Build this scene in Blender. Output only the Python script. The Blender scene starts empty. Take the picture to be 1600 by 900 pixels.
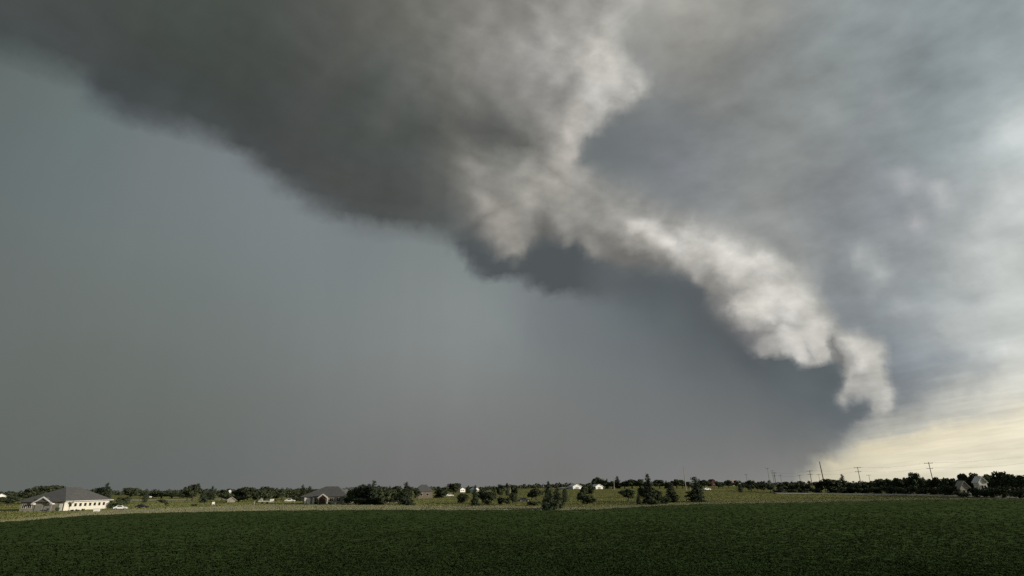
import bpy, math, random
import numpy as np
from mathutils import Vector, Matrix

random.seed(7)
rng = np.random.default_rng(7)
S = bpy.context.scene
C = S.collection
R = math.radians

# ------------------------------------------------------------------ camera
F = 890.0                       # focal length in pixels of the 1600 px wide photograph
CX, CY, HORIZON = 800.0, 450.0, 761.0
H = 4.6                         # eye height in metres
TH = math.atan((HORIZON - CY) / F)
cam_data = bpy.data.cameras.new("camera")
cam_data.sensor_width = 36.0
cam_data.lens = F / 1600.0 * 36.0
cam_data.clip_start, cam_data.clip_end = 0.1, 60000.0
cam = bpy.data.objects.new("camera", cam_data)
C.objects.link(cam)
cam.location = (0, 0, H)
ROLL = 0.0115                  # the photograph is tilted: its horizon drops towards the left
cam.rotation_euler = (Matrix.Rotation(math.pi / 2 + TH, 3, 'X') @ Matrix.Rotation(-ROLL, 3, 'Z')).to_euler()
S.camera = cam
S.view_settings.view_transform = 'Standard'
S.view_settings.look = 'None'
S.view_settings.exposure = 0.0
S.view_settings.gamma = 1.0
S.render.engine = 'CYCLES'
S.cycles.use_denoising = False
S.cycles.max_bounces = 5
S.cycles.filter_width = 1.5

# ------------------------------------------------------------------ sun
SUN_AZ, SUN_EL = R(110), R(11)
SUN_DIR = Vector((math.sin(SUN_AZ) * math.cos(SUN_EL), math.cos(SUN_AZ) * math.cos(SUN_EL), math.sin(SUN_EL)))
sd = bpy.data.lights.new("sun", 'SUN')
sd.energy = 3.5
sd.angle = R(0.6)
sd.color = (1.0, 0.92, 0.78)
sun = bpy.data.objects.new("sun", sd)
C.objects.link(sun)
sun.rotation_euler = SUN_DIR.to_track_quat('Z', 'Y').to_euler()

# ------------------------------------------------------------------ photograph pixel <-> direction
def px_dir(x, y):
    dx, dy = (x - CX) / F, (y - CY) / F
    a, b = dx * math.cos(ROLL) - dy * math.sin(ROLL), -(dy * math.cos(ROLL) + dx * math.sin(ROLL))
    return np.array([a, math.cos(TH) - b * math.sin(TH), math.sin(TH) + b * math.cos(TH)])

def px_azel(x, y):
    d = px_dir(x, y)
    return math.degrees(math.atan2(d[0], d[1])), math.degrees(math.atan2(d[2], math.hypot(d[0], d[1])))

def srgb(r, g, b):
    f = lambda c: (c / 255 / 12.92) if c <= 10.3 else ((c / 255 + 0.055) / 1.055) ** 2.4
    return (f(r), f(g), f(b))

# ------------------------------------------------------------------ sky: storm shelf cloud over a Nishita sky
# air behind and beside the shelf cloud: photographed tone at directions of the sky
BACK = [
 (0,150,101,110,109),(60,130,103,113,111),(140,190,107,119,119),(200,230,112,120,121),(90,270,107,117,118),(350,270,121,128,131),
 (450,345,123,131,133),(300,450,113,121,120),(0,400,105,112,111),(150,400,111,119,118),(200,600,105,111,106),(0,560,103,110,106),
 (0,740,100,104,100),(150,745,100,104,102),(300,745,103,107,105),(450,745,109,112,110),(530,560,123,129,128),(400,620,111,116,113),
 (700,480,132,139,138),(620,410,125,132,132),(560,380,123,130,132),(780,500,131,138,137),(800,570,125,131,130),(700,650,122,123,121),
 (600,745,113,114,113),(750,745,116,117,116),(900,735,115,116,114),(860,640,120,122,121),(860,490,117,123,125),(960,500,107,114,116),
 (1000,600,114,118,119),(1050,500,99,106,109),(1020,455,90,97,102),(1100,490,90,95,98),(1150,560,99,105,107),(1080,600,107,112,114),
 (1250,610,97,104,107),(1180,650,110,113,114),(1280,660,106,111,113),(1200,710,119,120,119),(1100,742,122,123,121),(1010,742,120,121,121),
 (1240,735,131,132,129),(1270,705,118,119,117),(1310,670,103,108,111),(1340,655,104,110,113),(1290,590,88,96,100),(1230,575,89,96,99),
 (1000,20,160,160,155),(1060,25,166,165,158),(1120,45,146,146,140),(1180,25,152,153,149),(1215,5,148,150,147),(1160,85,132,134,132),
 (1100,120,129,130,126),(1060,170,118,121,122),(1010,230,112,117,120),(950,225,107,113,115),(1066,260,122,126,130),(920,260,113,118,119),
 (1200,180,131,136,135),(1250,60,136,142,142),(1300,170,139,145,144),(1400,60,142,150,152),(1500,80,146,156,159),(1600,30,147,158,161),
 (1600,190,196,203,202),(1540,150,155,165,167),(1450,235,136,145,147),(1300,290,131,134,137),(1200,290,138,142,140),(1120,310,133,137,138),
 (1000,300,126,130,131),(1200,360,146,149,147),(1270,420,142,146,146),(1310,400,134,139,142),(1400,310,140,146,149),(1460,330,152,157,159),(1350,440,142,148,149),
 (1500,380,166,171,171),(1600,330,186,191,189),(1330,475,138,144,148),(1450,450,150,157,158),(1550,450,178,183,181),(1580,530,190,194,190),
 (1420,550,138,145,150),(1480,500,165,170,170),(1420,640,126,131,134),(1450,590,139,145,148),(1500,570,156,161,160),(1600,580,195,197,190),
 (1520,620,171,173,169),(1600,630,204,203,192),(1400,668,166,165,152),
 (1325,690,150,150,145),(1500,660,190,186,172),(1600,655,206,203,190),(1400,720,190,186,172),
 
]
# body of the shelf cloud itself
SHELF = [
 (20,20,74,78,77),(20,60,73,80,81),(100,60,72,76,76),(200,30,73,78,75),(120,110,71,76,77),(200,130,67,72,73),(300,60,71,78,73),(300,140,66,73,71),
 (400,180,69,73,72),(260,190,75,80,81),(360,225,73,77,78),(500,40,85,87,84),(500,120,82,84,82),(420,80,75,80,76),(530,200,74,79,77),(470,260,74,77,77),(560,310,74,77,76),(500,310,83,87,88),
 (640,310,81,85,83),(650,250,85,89,87),(620,100,92,96,93),(700,30,121,121,116),(630,40,106,106,100),(720,110,126,125,120),(640,180,83,88,86),
 (700,180,100,101,97),(760,60,135,133,128),(820,90,149,148,143),(800,140,131,130,125),(860,130,151,150,146),(860,40,153,152,147),(800,5,126,125,119),
 (920,30,154,153,148),(940,85,200,197,188),(955,97,205,202,194),(985,130,192,190,184),(1010,140,165,164,158),(930,140,180,178,172),(900,185,176,174,168),(885,235,182,178,170),(850,225,150,149,143),(950,170,170,169,164),
 (820,215,122,122,118),(770,215,91,95,93),(740,240,112,112,107),(745,275,138,137,131),(820,290,149,148,141),(780,330,153,150,143),(800,385,148,146,139),(760,360,128,126,122),
 (710,300,99,100,97),(695,340,83,89,89),(870,320,151,149,142),(845,365,112,111,108),(890,355,140,138,133),(930,395,134,131,126),(880,385,108,108,107),(960,350,152,150,144),(980,390,132,129,123),
 (1010,360,194,191,183),(1000,410,118,116,112),(1060,385,190,187,180),(1050,412,160,157,150),(1120,400,201,198,191),(1200,440,208,206,198),(1110,445,166,163,156),
 (1150,470,192,189,182),(1115,480,128,126,124),(1200,510,200,197,190),(1235,550,190,187,180),(1280,480,186,185,178),(1165,530,120,119,119),(1190,545,150,148,145),(1260,520,196,194,187),
 (1080,360,168,167,162),(1150,385,172,171,166),(1030,330,146,146,142),(950,300,136,137,134),(1290,555,186,183,176),(1312,560,128,128,126),(1335,540,192,190,182),(1370,575,198,195,186),(1330,600,186,183,176),
 (1392,620,182,180,172),(1060,430,132,130,126),(1092,458,112,112,111),(1132,508,106,107,107),(1182,552,128,127,125),(1000,418,100,101,100),(940,404,112,111,109),(1300,590,150,148,145),(1215,540,170,168,162),(1080,440,122,121,118),(1150,520,112,112,112),(1165,500,168,166,160),(1040,395,178,175,168),(1245,560,176,174,168),(900,372,120,119,116),(955,70,192,190,182),(930,110,196,193,185),(970,115,196,194,186),(1345,630,112,117,120),(1310,622,166,164,160),(1370,640,170,169,164),(1335,650,140,141,141),
]
# outline of the shelf cloud: x, y, softness of the edge there (all as seen from the viewpoint)
SHELF_POLY = [(-500,-40,40),(-250,40,40),(0,84,38),(60,96,30),(105,108,24),(140,150,20),(200,182,20),(260,200,20),(330,212,16),(380,243,14),(440,287,16),(500,326,20),(560,345,20),(640,353,20),(700,362,20),
 (735,368,16),(762,380,12),(778,398,10),(803,411,9),(818,402,9),(826,382,10),(850,372,14),(872,378,10),(884,384,9),(898,376,9),(908,384,9),(918,401,8),(930,406,8),(945,412,12),(985,420,16),(1030,416,22),(1068,428,16),(1088,439,8),(1098,446,12),(1112,482,26),(1140,515,22),
 (1165,540,12),(1190,558,8),(1204,554,6),(1216,549,7),(1232,553,6),(1244,569,5),(1256,567,5),(1272,569,5),(1290,563,5),(1300,560,6),(1313,572,10),(1319,592,10),(1313,608,8),(1301,627,6),(1318,631,7),
 (1326,622,7),(1350,622,8),(1362,634,7),(1366,646,6),(1348,655,6),(1332,668,6),(1352,662,6),(1380,650,6),(1398,625,11),(1400,612,13),(1388,590,14),(1382,572,12),(1390,558,11),(1380,538,13),(1358,526,14),(1340,517,18),(1310,510,18),
 (1298,488,22),(1274,450,22),(1242,417,20),(1216,400,20),(1190,386,24),(1150,360,34),(1100,340,40),(1040,324,34),(980,296,34),(925,270,20),(897,258,10),(903,240,8),(914,216,9),(940,197,10),(950,181,9),(976,165,9),(1004,151,8),(1014,136,8),(1001,110,12),(978,86,14),(962,62,26),(985,30,45),(1010,-20,45),(1100,-300,60),(-500,-500,60)]
UNDER_POLY = [(690,330,20),(700,362,14),(722,395,9),(740,426,8),(770,434,7),(815,437,7),(850,452,7),(868,458,7),(892,457,9),(915,462,16),(950,452,30),(1000,460,34),(1060,470,40),(1100,440,30),(1000,380,20),(840,330,20)]
# soft strokes over the cloud: points, tone, radius, strength
BRUSH_UNDER = [
 ([(1010,440),(1080,462),(1130,505),(1180,548)],(83,89,92),24,.85),([(1100,500),(1160,540),(1215,575)],(85,91,94),22,.8),([(1215,570),(1270,585),(1305,600)],(92,99,102),20,.85),([(1225,600),(1290,615),(1320,640)],(97,105,109),24,.5),
 ([(1318,640),(1350,638)],(100,106,110),12,.7),([(940,452),(990,445)],(90,96,98),18,.6),([(860,500),(940,520),(1010,560)],(112,119,123),50,.3),([(760,500),(700,560)],(134,140,141),60,.35),([(1040,470),(1100,540)],(94,101,103),40,.5)]
BRUSH_SHELF = [
 # upper turret
 ([(800,130),(830,150),(870,150)],(136,134,130),26,.6),([(870,110),(900,130)],(158,156,152),18,.6),([(935,72),(942,95)],(206,203,195),17,.95),([(915,95),(935,105)],(190,187,180),13,.6),([(975,100),(1000,135)],(188,187,182),13,.7),([(935,140),(975,140)],(182,181,176),14,.6),([(990,150),(960,162)],(178,176,171),7,.5),
 ([(905,170),(890,200),(884,232)],(182,178,171),13,.8),([(870,185),(860,215)],(158,155,150),12,.5),([(800,60),(760,100)],(145,143,139),22,.5),([(850,60),(820,100)],(157,155,151),16,.5),([(885,60),(915,50)],(160,158,154),14,.5),([(950,25),(955,12)],(172,171,166),12,.5),([(1035,10),(1028,35)],(182,180,174),12,.5),
 ([(720,200),(780,215),(820,222)],(88,89,86),16,.8),([(840,205),(845,235)],(118,117,113),12,.6),([(700,210),(690,270)],(96,97,93),16,.5),
 # middle body
 ([(735,255),(750,285)],(142,140,134),16,.7),([(760,300),(755,325)],(150,146,140),13,.6),([(785,320),(785,370)],(152,148,141),13,.7),([(800,395),(797,380)],(146,144,136),9,.7),([(800,280),(795,305)],(134,134,128),12,.5),([(825,300),(830,320)],(156,153,147),13,.7),([(855,300),(865,315)],(146,145,139),10,.4),
 ([(842,345),(850,365)],(104,104,101),12,.85),([(868,372),(858,385)],(98,99,99),9,.8),([(870,340),(884,348)],(156,154,148),9,.7),([(890,370),(886,378)],(140,140,136),6,.6),([(905,330),(930,340)],(150,150,143),13,.5),([(925,360),(918,385)],(146,144,138),9,.6),([(926,402),(922,395)],(138,136,131),6,.6),([(945,345),(955,325)],(162,161,155),12,.5),([(915,352),(935,372)],(124,123,120),8,.5),
 ([(945,375),(960,390),(990,400)],(112,110,107),12,.7),([(975,365),(990,385)],(150,148,143),10,.4),([(700,330),(730,355)],(92,95,93),14,.7),([(725,310),(745,340)],(118,116,111),9,.5),([(690,300),(660,330)],(88,90,86),16,.5),
 # bright roll
 ([(990,352),(1015,350),(1040,372),(1062,392)],(200,198,191),11,.9),([(1005,350),(1020,358)],(208,206,199),8,.7),([(985,378),(1030,392),(1062,406)],(158,156,150),9,.6),([(990,405),(1040,410)],(110,109,106),9,.7),([(1075,420),(1090,436)],(168,165,160),6,.8),
 ([(1062,370),(1066,385)],(165,164,161),6,.6),([(1080,372),(1110,380),(1140,395)],(206,204,197),15,.9),([(1150,402),(1165,412)],(214,212,205),14,.8),([(1180,415),(1200,425),(1204,445)],(217,215,208),15,.9),([(1110,405),(1150,425),(1170,445)],(192,190,183),13,.6),([(1085,405),(1110,420)],(168,166,160),9,.6),
 ([(1108,438),(1135,455)],(126,125,121),11,.75),([(1140,450),(1160,460)],(150,148,144),9,.6),([(1118,470),(1135,490)],(116,116,115),12,.7),
 ([(1220,440),(1245,460),(1262,480)],(200,198,191),16,.8),([(1150,482),(1172,476),(1195,478)],(206,203,195),11,.9),([(1150,498),(1165,505)],(164,161,157),9,.6),([(1205,488),(1232,492)],(211,209,203),10,.9),([(1240,494),(1238,489)],(220,218,212),7,.8),
 ([(1165,518),(1190,512),(1212,507)],(122,121,120),7,.85),([(1150,520),(1172,530)],(108,109,112),9,.7),([(1225,518),(1250,520)],(198,196,190),13,.7),([(1275,500),(1290,520),(1296,545)],(202,199,192),11,.8),([(1180,545),(1198,552)],(158,157,155),7,.8),([(1205,530),(1222,540)],(182,180,176),9,.6),([(1245,548),(1242,562)],(192,190,186),6,.8),([(1270,560),(1288,556)],(196,194,187),7,.8),([(1261,540),(1262,556)],(150,149,147),4.5,.75),([(1235,548),(1225,545)],(168,166,163),5,.5),
 ([(1303,532),(1306,550),(1310,568)],(112,113,112),6.5,.9),([(1318,540),(1325,560)],(150,149,147),8,.5),([(1335,535),(1348,550),(1345,572)],(198,196,189),10,.85),([(1365,540),(1378,556)],(190,188,182),9,.7),([(1335,588),(1350,586)],(158,156,152),5,.7),([(1330,600),(1350,602)],(172,171,166),8,.6),([(1366,580),(1375,600)],(168,168,163),9,.5),([(1308,625),(1320,614)],(172,171,168),5,.7),([(1385,605),(1396,618),(1385,640)],(192,190,184),7,.8),([(1338,662),(1375,650)],(150,150,147),4,.7),
 ([(1100,352),(1160,375)],(172,171,167),14,.5),([(1010,330),(1060,345)],(158,157,153),14,.5),
 # dark body, folds
 ([(330,60),(480,110),(560,150)],(68,72,68),26,.4),([(200,60),(330,110),(430,190)],(66,70,67),26,.5),([(560,60),(520,110)],(90,91,86),24,.4),([(480,190),(580,215),(680,205)],(76,79,75),18,.5),([(520,270),(640,280)],(80,82,78),16,.5),([(450,230),(540,290),(640,320)],(74,75,73),18,.5),([(640,120),(600,190)],(96,97,93),18,.4),([(660,60),(640,110)],(112,112,107),18,.4),([(690,120),(660,160)],(110,110,105),14,.4),([(560,20),(620,60)],(98,98,93),18,.4),([(120,80),(180,60)],(78,81,79),24,.4)]
BRUSH_DECK = [
 ([(1402,276),(1428,286)],(170,172,175),13,.9),([(1460,296),(1476,308)],(184,186,187),13,1.0),([(1422,343),(1436,350)],(174,175,177),12,.9),([(1345,396),(1374,420)],(176,180,180),15,.9),([(1480,380),(1510,390)],(176,180,179),13,.6),([(1540,400),(1600,330)],(202,206,203),26,.6),([(1520,440),(1580,420)],(196,200,198),22,.5),([(1590,300),(1540,340)],(188,193,192),14,.5),
 ([(1640,160),(1600,190),(1568,212)],(204,209,208),17,.7),([(1560,230),(1600,250)],(160,168,171),14,.5),([(1390,330),(1350,350),(1300,340)],(130,136,139),20,.5),([(1300,440),(1340,475)],(134,139,143),18,.6),([(1400,400),(1450,420)],(146,152,153),12,.5),([(1480,510),(1510,500)],(188,192,189),17,.6),([(1400,470),(1440,480)],(160,166,166),14,.5),([(1380,500),(1430,510)],(146,152,154),12,.5),([(1550,470),(1590,450)],(196,200,197),16,.5),
 ([(1410,560),(1480,562),(1545,570)],(138,145,150),12,.7),([(1410,600),(1450,590)],(134,141,146),16,.5),([(1550,548),(1600,536)],(214,216,212),7,.8),([(1490,590),(1600,570)],(186,188,183),9,.5),([(1515,606),(1535,602)],(160,163,161),5,.7),([(1490,630),(1545,624),(1600,616)],(226,224,212),4.5,.8),([(1500,638),(1600,634)],(186,184,172),5,.5),([(1420,630),(1460,612)],(150,153,153),12,.5),([(1400,655),(1440,640)],(160,160,152),9,.5),
 ([(1575,300),(1605,320)],(204,208,206),16,.8),([(1590,400),(1560,430)],(206,210,206),16,.7),([(1530,350),(1555,345)],(194,198,196),9,.7),([(1505,405),(1525,380)],(190,194,192),9,.6),([(1555,375),(1575,365)],(172,178,178),7,.6),([(1500,470),(1530,460)],(158,164,164),9,.6),([(1460,420),(1490,425)],(170,175,174),9,.6),([(1420,470),(1400,490)],(166,171,171),8,.6),([(1360,455),(1380,440)],(164,169,169),9,.5),([(1570,130),(1600,120)],(160,170,172),12,.5),
 ([(1280,170),(1290,165)],(152,158,157),8,.7),([(1370,185),(1375,150)],(150,152,153),10,.5),([(1415,192),(1428,190)],(156,163,164),7,.5),([(1330,85),(1350,70)],(146,152,152),12,.5),([(1400,75),(1430,65)],(152,157,160),9,.5),([(1120,20),(1090,60)],(154,153,147),14,.5),([(1215,15),(1180,50)],(150,151,146),12,.7),([(1170,85),(1185,88)],(146,148,146),6,.6),([(1250,110),(1280,120)],(140,145,143),14,.4),([(1060,70),(1040,95)],(136,135,130),14,.5),([(1030,90),(1060,95)],(142,142,137),8,.5),
 ([(1250,250),(1300,260)],(142,147,145),14,.4),([(1200,330),(1240,350)],(150,153,152),16,.4),([(1240,380),(1275,395)],(156,158,155),14,.4),([(1450,230),(1500,210)],(140,149,151),18,.4)]
CREAM_EDGE = [(1180,900,20),(1262,736,10),(1288,719,8),(1335,696,9),(1400,679,10),(1470,664,11),(1540,650,12),(1600,635,12),(1800,590,14),(1800,1200,20),(1180,1200,20)]
VEIL_EDGE = [(1180,900,20),(1270,736,16),(1330,675,14),(1395,648,18),(1450,622,26),(1510,596,34),(1600,562,40),(1800,470,60),(1800,1200,20),(1180,1200,20)]

def az_el_dir(A, E):
    A, E = np.radians(A), np.radians(E)
    return np.stack([np.sin(A) * np.cos(E), np.cos(A) * np.cos(E), np.sin(E)], -1)
def to_px(A, E):
    """direction -> photograph pixel"""
    d = az_el_dir(A, E)
    f = d[..., 1] * math.cos(TH) + d[..., 2] * math.sin(TH)
    u = -d[..., 1] * math.sin(TH) + d[..., 2] * math.cos(TH)
    x, y = d[..., 0] / f, -u / f
    return CX + F * (x * math.cos(ROLL) + y * math.sin(ROLL)), CY + F * (y * math.cos(ROLL) - x * math.sin(ROLL))
def cover_poly(X, Y, poly):
    P = np.array(poly, float); p = np.stack([X, Y], -1)
    best = np.full(X.shape, 1e9); soft = np.ones(X.shape); ins = np.zeros(X.shape, bool)
    for a, b in zip(P, np.roll(P, -1, 0)):
        ab = b[:2] - a[:2]
        t = np.clip(((p - a[:2]) @ ab) / max(ab @ ab, 1e-9), 0, 1)
        d = np.linalg.norm(p - a[:2] - t[..., None] * ab, axis=-1)
        m = d < best
        best = np.where(m, d, best); soft = np.where(m, a[2] + (b[2] - a[2]) * t, soft)
        ins ^= ((a[1] > Y) != (b[1] > Y)) & (X < a[0] + (Y - a[1]) / (b[1] - a[1] + 1e-12) * ab[0])
    q = np.clip(np.where(ins, best, -best) / soft * 0.5 + 0.5, 0, 1)
    return q * q * (3 - 2 * q)
def brush(col, X, Y, strokes):
    p = np.stack([X, Y], -1)
    for pts, tone, rad, op in strokes:
        d = np.full(X.shape, 1e9)
        for a, b in zip(pts[:-1], pts[1:]):
            a, b = np.array(a, float), np.array(b, float); ab = b - a
            t = np.clip(((p - a) @ ab) / max(ab @ ab, 1e-9), 0, 1)
            d = np.minimum(d, np.linalg.norm(p - a - t[..., None] * ab, axis=-1))
        w = (op * np.exp(-(d / (rad * 1.15)) ** 2))[..., None]
        col = col * (1 - w) + np.array(tone, float) * w
    return col
OUT_BACK = [(-90,5,84,88,86),(-90,40,88,96,95),(-60,10,92,97,96),(-60,30,96,105,104),(-20,60,110,112,110),(30,60,140,146,147),(80,5,236,226,198),(80,20,200,198,186),(80,50,160,168,170),(55,3,236,228,204),(55,18,205,204,194),(55,35,172,178,178)]
OUT_SHELF = [(-80,50,72,75,72),(-60,60,72,75,72),(-30,60,74,76,72),(0,60,120,120,115),(40,60,140,142,140),(-50,45,73,76,73),(60,30,150,150,145)]

def rbf(pts, extra, A, E):
    P = np.array([px_azel(p[0], p[1]) for p in pts] + [(e[0], e[1]) for e in extra])
    V = np.array([p[2:5] for p in pts] + [e[2:5] for e in extra], float)
    K = np.linalg.norm(P[:, None] - P[None], axis=2) + np.eye(len(P)) * -0.25
    n = len(P)
    Q = np.zeros((n + 1, n + 1)); Q[:n, :n] = K; Q[:n, n] = 1; Q[n, :n] = 1
    w = np.linalg.solve(Q, np.vstack([V, np.zeros((1, 3))]))
    g = np.stack([A, E], -1).reshape(-1, 2)
    k = np.linalg.norm(g[:, None] - P[None], axis=2)
    return np.clip(k @ w[:n] + w[n], V.min(0), V.max(0)).reshape(*A.shape, 3)

def storm_field(az, el):
    """tone of the storm sky and share of lit cloud texture over a grid of directions"""
    A, E = np.meshgrid(az, el)
    Ac = np.clip(A, -58, 58); X, Y = to_px(Ac, np.clip(E, -4, 56))
    col = rbf(BACK, OUT_BACK, A, E)
    col = brush(col, X, Y, BRUSH_DECK[:17])
    v = cover_poly(X, Y, VEIL_EDGE)[..., None]
    t = np.clip((X - 1290) / 310, 0, 1)[..., None]
    col = col * (1 - v * .85) + v * .85 * (np.array([172, 172, 164.]) * (1 - t) + np.array([208, 208, 199.]) * t)
    c = cover_poly(X, Y, CREAM_EDGE)[..., None]
    low = np.clip((Y - 660) / 90, 0, 1)[..., None]
    cream = (np.array([210, 199, 168.]) * (1 - t) + np.array([234, 226, 202.]) * t) * (1 - low) + low * (np.array([200, 193, 170.]) * (1 - t) ** 3 + np.array([230, 223, 200.]) * (1 - (1 - t) ** 3))
    col = col * (1 - c) + c * cream
    col = brush(col, X, Y, BRUSH_DECK[17:])
    u = cover_poly(X, Y, UNDER_POLY)[..., None] * np.clip((1010 - X) / 110, 0, 1)[..., None]
    col = brush(col, X, Y, BRUSH_UNDER)
    col = col * (1 - u) + u * np.array([81, 87, 89.])
    s = cover_poly(X, Y, SHELF_POLY)[..., None]
    sh = brush(rbf(SHELF, OUT_SHELF, A, E), X, Y, BRUSH_SHELF)
    col = col * (1 - s) + s * sh
    lum = sh[..., 1]
    tex = s[..., 0] * (0.22 + 0.78 * np.clip((lum - 75) / 90, 0, 1))
    return col, tex

world = bpy.data.worlds.new("World")
S.world = world
world.use_nodes = True
NT = world.node_tree
NT.nodes.clear()

def wire(sock, v):
    if isinstance(v, bpy.types.NodeSocket): NT.links.new(v, sock)
    else: sock.default_value = v
def M(op, a, b=0.0, c=0.0, clamp=False):
    n = NT.nodes.new('ShaderNodeMath'); n.operation = op; n.use_clamp = clamp
    wire(n.inputs[0], a); wire(n.inputs[1], b); wire(n.inputs[2], c)
    return n.outputs[0]
def VM(op, a, b=(0, 0, 0), scale=None):
    n = NT.nodes.new('ShaderNodeVectorMath'); n.operation = op
    wire(n.inputs[0], a)
    if op != 'SCALE': wire(n.inputs[1], b)
    else: wire(n.inputs[3], scale)
    return n.outputs[0]
def MAP(v, a, b, c=0.0, d=1.0, smooth=False):
    n = NT.nodes.new('ShaderNodeMapRange'); n.clamp = True
    n.interpolation_type = 'SMOOTHSTEP' if smooth else 'LINEAR'
    for i, q in enumerate((v, a, b, c, d)): wire(n.inputs[i], q)
    return n.outputs[0]
def MIXC(f, a, b, blend='MIX'):
    n = NT.nodes.new('ShaderNodeMix'); n.data_type = 'RGBA'; n.blend_type = blend; n.clamp_factor = True
    wire(n.inputs[0], f); wire(n.inputs[6], a); wire(n.inputs[7], b)
    return n.outputs[2]
def MIXF(f, a, b):
    n = NT.nodes.new('ShaderNodeMix'); n.data_type = 'FLOAT'
    wire(n.inputs[0], f); wire(n.inputs[2], a); wire(n.inputs[3], b)
    return n.outputs[0]
def NOISE(vec, scale, detail=6, rough=0.55, lac=2.0):
    n = NT.nodes.new('ShaderNodeTexNoise'); n.noise_dimensions = '3D'
    wire(n.inputs['Vector'], vec); n.inputs['Scale'].default_value = scale
    n.inputs['Detail'].default_value = detail; n.inputs['Roughness'].default_value = rough
    n.inputs['Lacunarity'].default_value = lac
    return n
def SEP(v):
    n = NT.nodes.new('ShaderNodeSeparateXYZ'); wire(n.inputs[0], v); return n.outputs
def COMB(x, y, z):
    n = NT.nodes.new('ShaderNodeCombineXYZ')
    for i, q in enumerate((x, y, z)): wire(n.inputs[i], q)
    return n.outputs[0]
def RAMPS(az, el):
    """one small node group per row of elevation: a colour ramp along the azimuth, blended over the row below"""
    col, alpha = storm_field(az, el); out = []
    for k in range(len(el)):
        g = bpy.data.node_groups.new("sky_row", 'ShaderNodeTree')
        for nm, io, ty in (("Azimuth", 'INPUT', 'Float'), ("Elevation", 'INPUT', 'Float'), ("Color", 'INPUT', 'Color'), ("Alpha", 'INPUT', 'Float'), ("Color", 'OUTPUT', 'Color'), ("Alpha", 'OUTPUT', 'Float')):
            g.interface.new_socket(nm, in_out=io, socket_type='NodeSocket' + ty)
        n = g.nodes.new('ShaderNodeValToRGB')
        cr = n.color_ramp; cr.interpolation = 'LINEAR'
        e = cr.elements
        e[0].color = (*srgb(*col[k, 0]), float(alpha[k, 0]))
        e[1].color = (*srgb(*col[k, -1]), float(alpha[k, -1]))
        for i in range(1, len(az) - 1):
            q = e.new((az[i] - az[0]) / (az[-1] - az[0]))
            q.color = (*srgb(*col[k, i]), float(alpha[k, i]))
        gi, go = g.nodes.new('NodeGroupInput'), g.nodes.new('NodeGroupOutput')
        global NT
        keep, NT = NT, g
        # (tiny terms: each row waits for the row below it, which keeps the shader stack small)
        w = M('MULTIPLY', gi.outputs[3], 1e-9)
        t = M('ADD', M('MULTIPLY_ADD', gi.outputs[0], 1 / float(az[-1] - az[0]), -float(az[0]) / float(az[-1] - az[0])), w)
        g.links.new(t, n.inputs[0])
        if k == 0: c, al = n.outputs[0], n.outputs[1]
        else:
            f = MAP(M('ADD', gi.outputs[1], w), float(el[k - 1]), float(el[k]))
            c, al = MIXC(f, gi.outputs[2], n.outputs[0]), MIXF(f, gi.outputs[3], n.outputs[1])
        g.links.new(c, go.inputs[0]); g.links.new(al, go.inputs[1])
        NT = keep
        out.append(g)
    return az, el, out
def GRID(a, v, patch, wait=None):
    c, al = None, wait
    for g in patch[2]:
        n = NT.nodes.new('ShaderNodeGroup'); n.node_tree = g
        NT.links.new(a, n.inputs[0]); NT.links.new(v, n.inputs[1])
        if c is not None: NT.links.new(c, n.inputs[2])
        if al is not None: NT.links.new(al, n.inputs[3])
        c, al = n.outputs[0], n.outputs[1]
    return c, al

P0 = RAMPS(np.concatenate([[-100., -80., -65.], np.linspace(-54, 54, 25), [65., 80., 95., 110.]]), np.concatenate([np.linspace(-2, 14, 6), [18., 23., 28., 34., 40., 46., 54., 64.]]))
P1 = RAMPS(np.linspace(-50, -6, 32), np.linspace(15, 47, 24))
P2 = RAMPS(np.linspace(-7, 17.8, 32), np.linspace(13, 47, 36))
P3 = RAMPS(np.linspace(16, 50, 32), np.linspace(-0.5, 47, 44))
FINE = [RAMPS(np.linspace(3, 17, 32), np.linspace(14.5, 31, 26)), RAMPS(np.linspace(15, 29, 32), np.linspace(7.5, 26, 29)), RAMPS(np.linspace(26.2, 36.2, 32), np.linspace(2.5, 17, 27))]
tc = NT.nodes.new('ShaderNodeTexCoord')
DIR = tc.outputs['Generated']
x, y, z = SEP(DIR)
azd = M('MULTIPLY', M('ARCTAN2', x, y), 180 / math.pi)
eld = M('MULTIPLY', M('ARCSINE', z), 180 / math.pi)
# turbulent warp of the sky coordinates: wisps and curls at the cloud edges
w1 = SEP(VM('SUBTRACT', NOISE(DIR, 9.0, 3, 0.5).outputs['Color'], (0.5, 0.5, 0.5)))
w2 = SEP(VM('SUBTRACT', NOISE(DIR, 26.0, 3, 0.55).outputs['Color'], (0.5, 0.5, 0.5)))
w3 = SEP(VM('SUBTRACT', NOISE(DIR, 75.0, 4, 0.6).outputs['Color'], (0.5, 0.5, 0.5)))
azw = M('ADD', azd, M('ADD', M('MULTIPLY', w1[0], 1.3), M('MULTIPLY_ADD', w2[0], 1.15, M('MULTIPLY', w3[0], 0.7))))
elw = M('ADD', eld, M('ADD', M('MULTIPLY', w1[1], 1.3), M('MULTIPLY_ADD', w2[1], 1.15, M('MULTIPLY', w3[1], 0.7))))
c0, t0 = GRID(azw, elw, P0)
c1, t1 = GRID(azw, elw, P1, t0)
f = M('MULTIPLY', M('MULTIPLY', MAP(azw, -50.0, -48.5, smooth=True), MAP(azw, -5.9, -5.8, 1.0, 0.0)), M('MULTIPLY', MAP(elw, 15.0, 16.5, smooth=True), MAP(elw, 45.0, 47.0, 1.0, 0.0, smooth=True)))
c0 = MIXC(f, c0, c1); t0 = MIXF(f, t0, t1)
c1, t1 = GRID(azw, elw, P2, t0)
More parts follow.
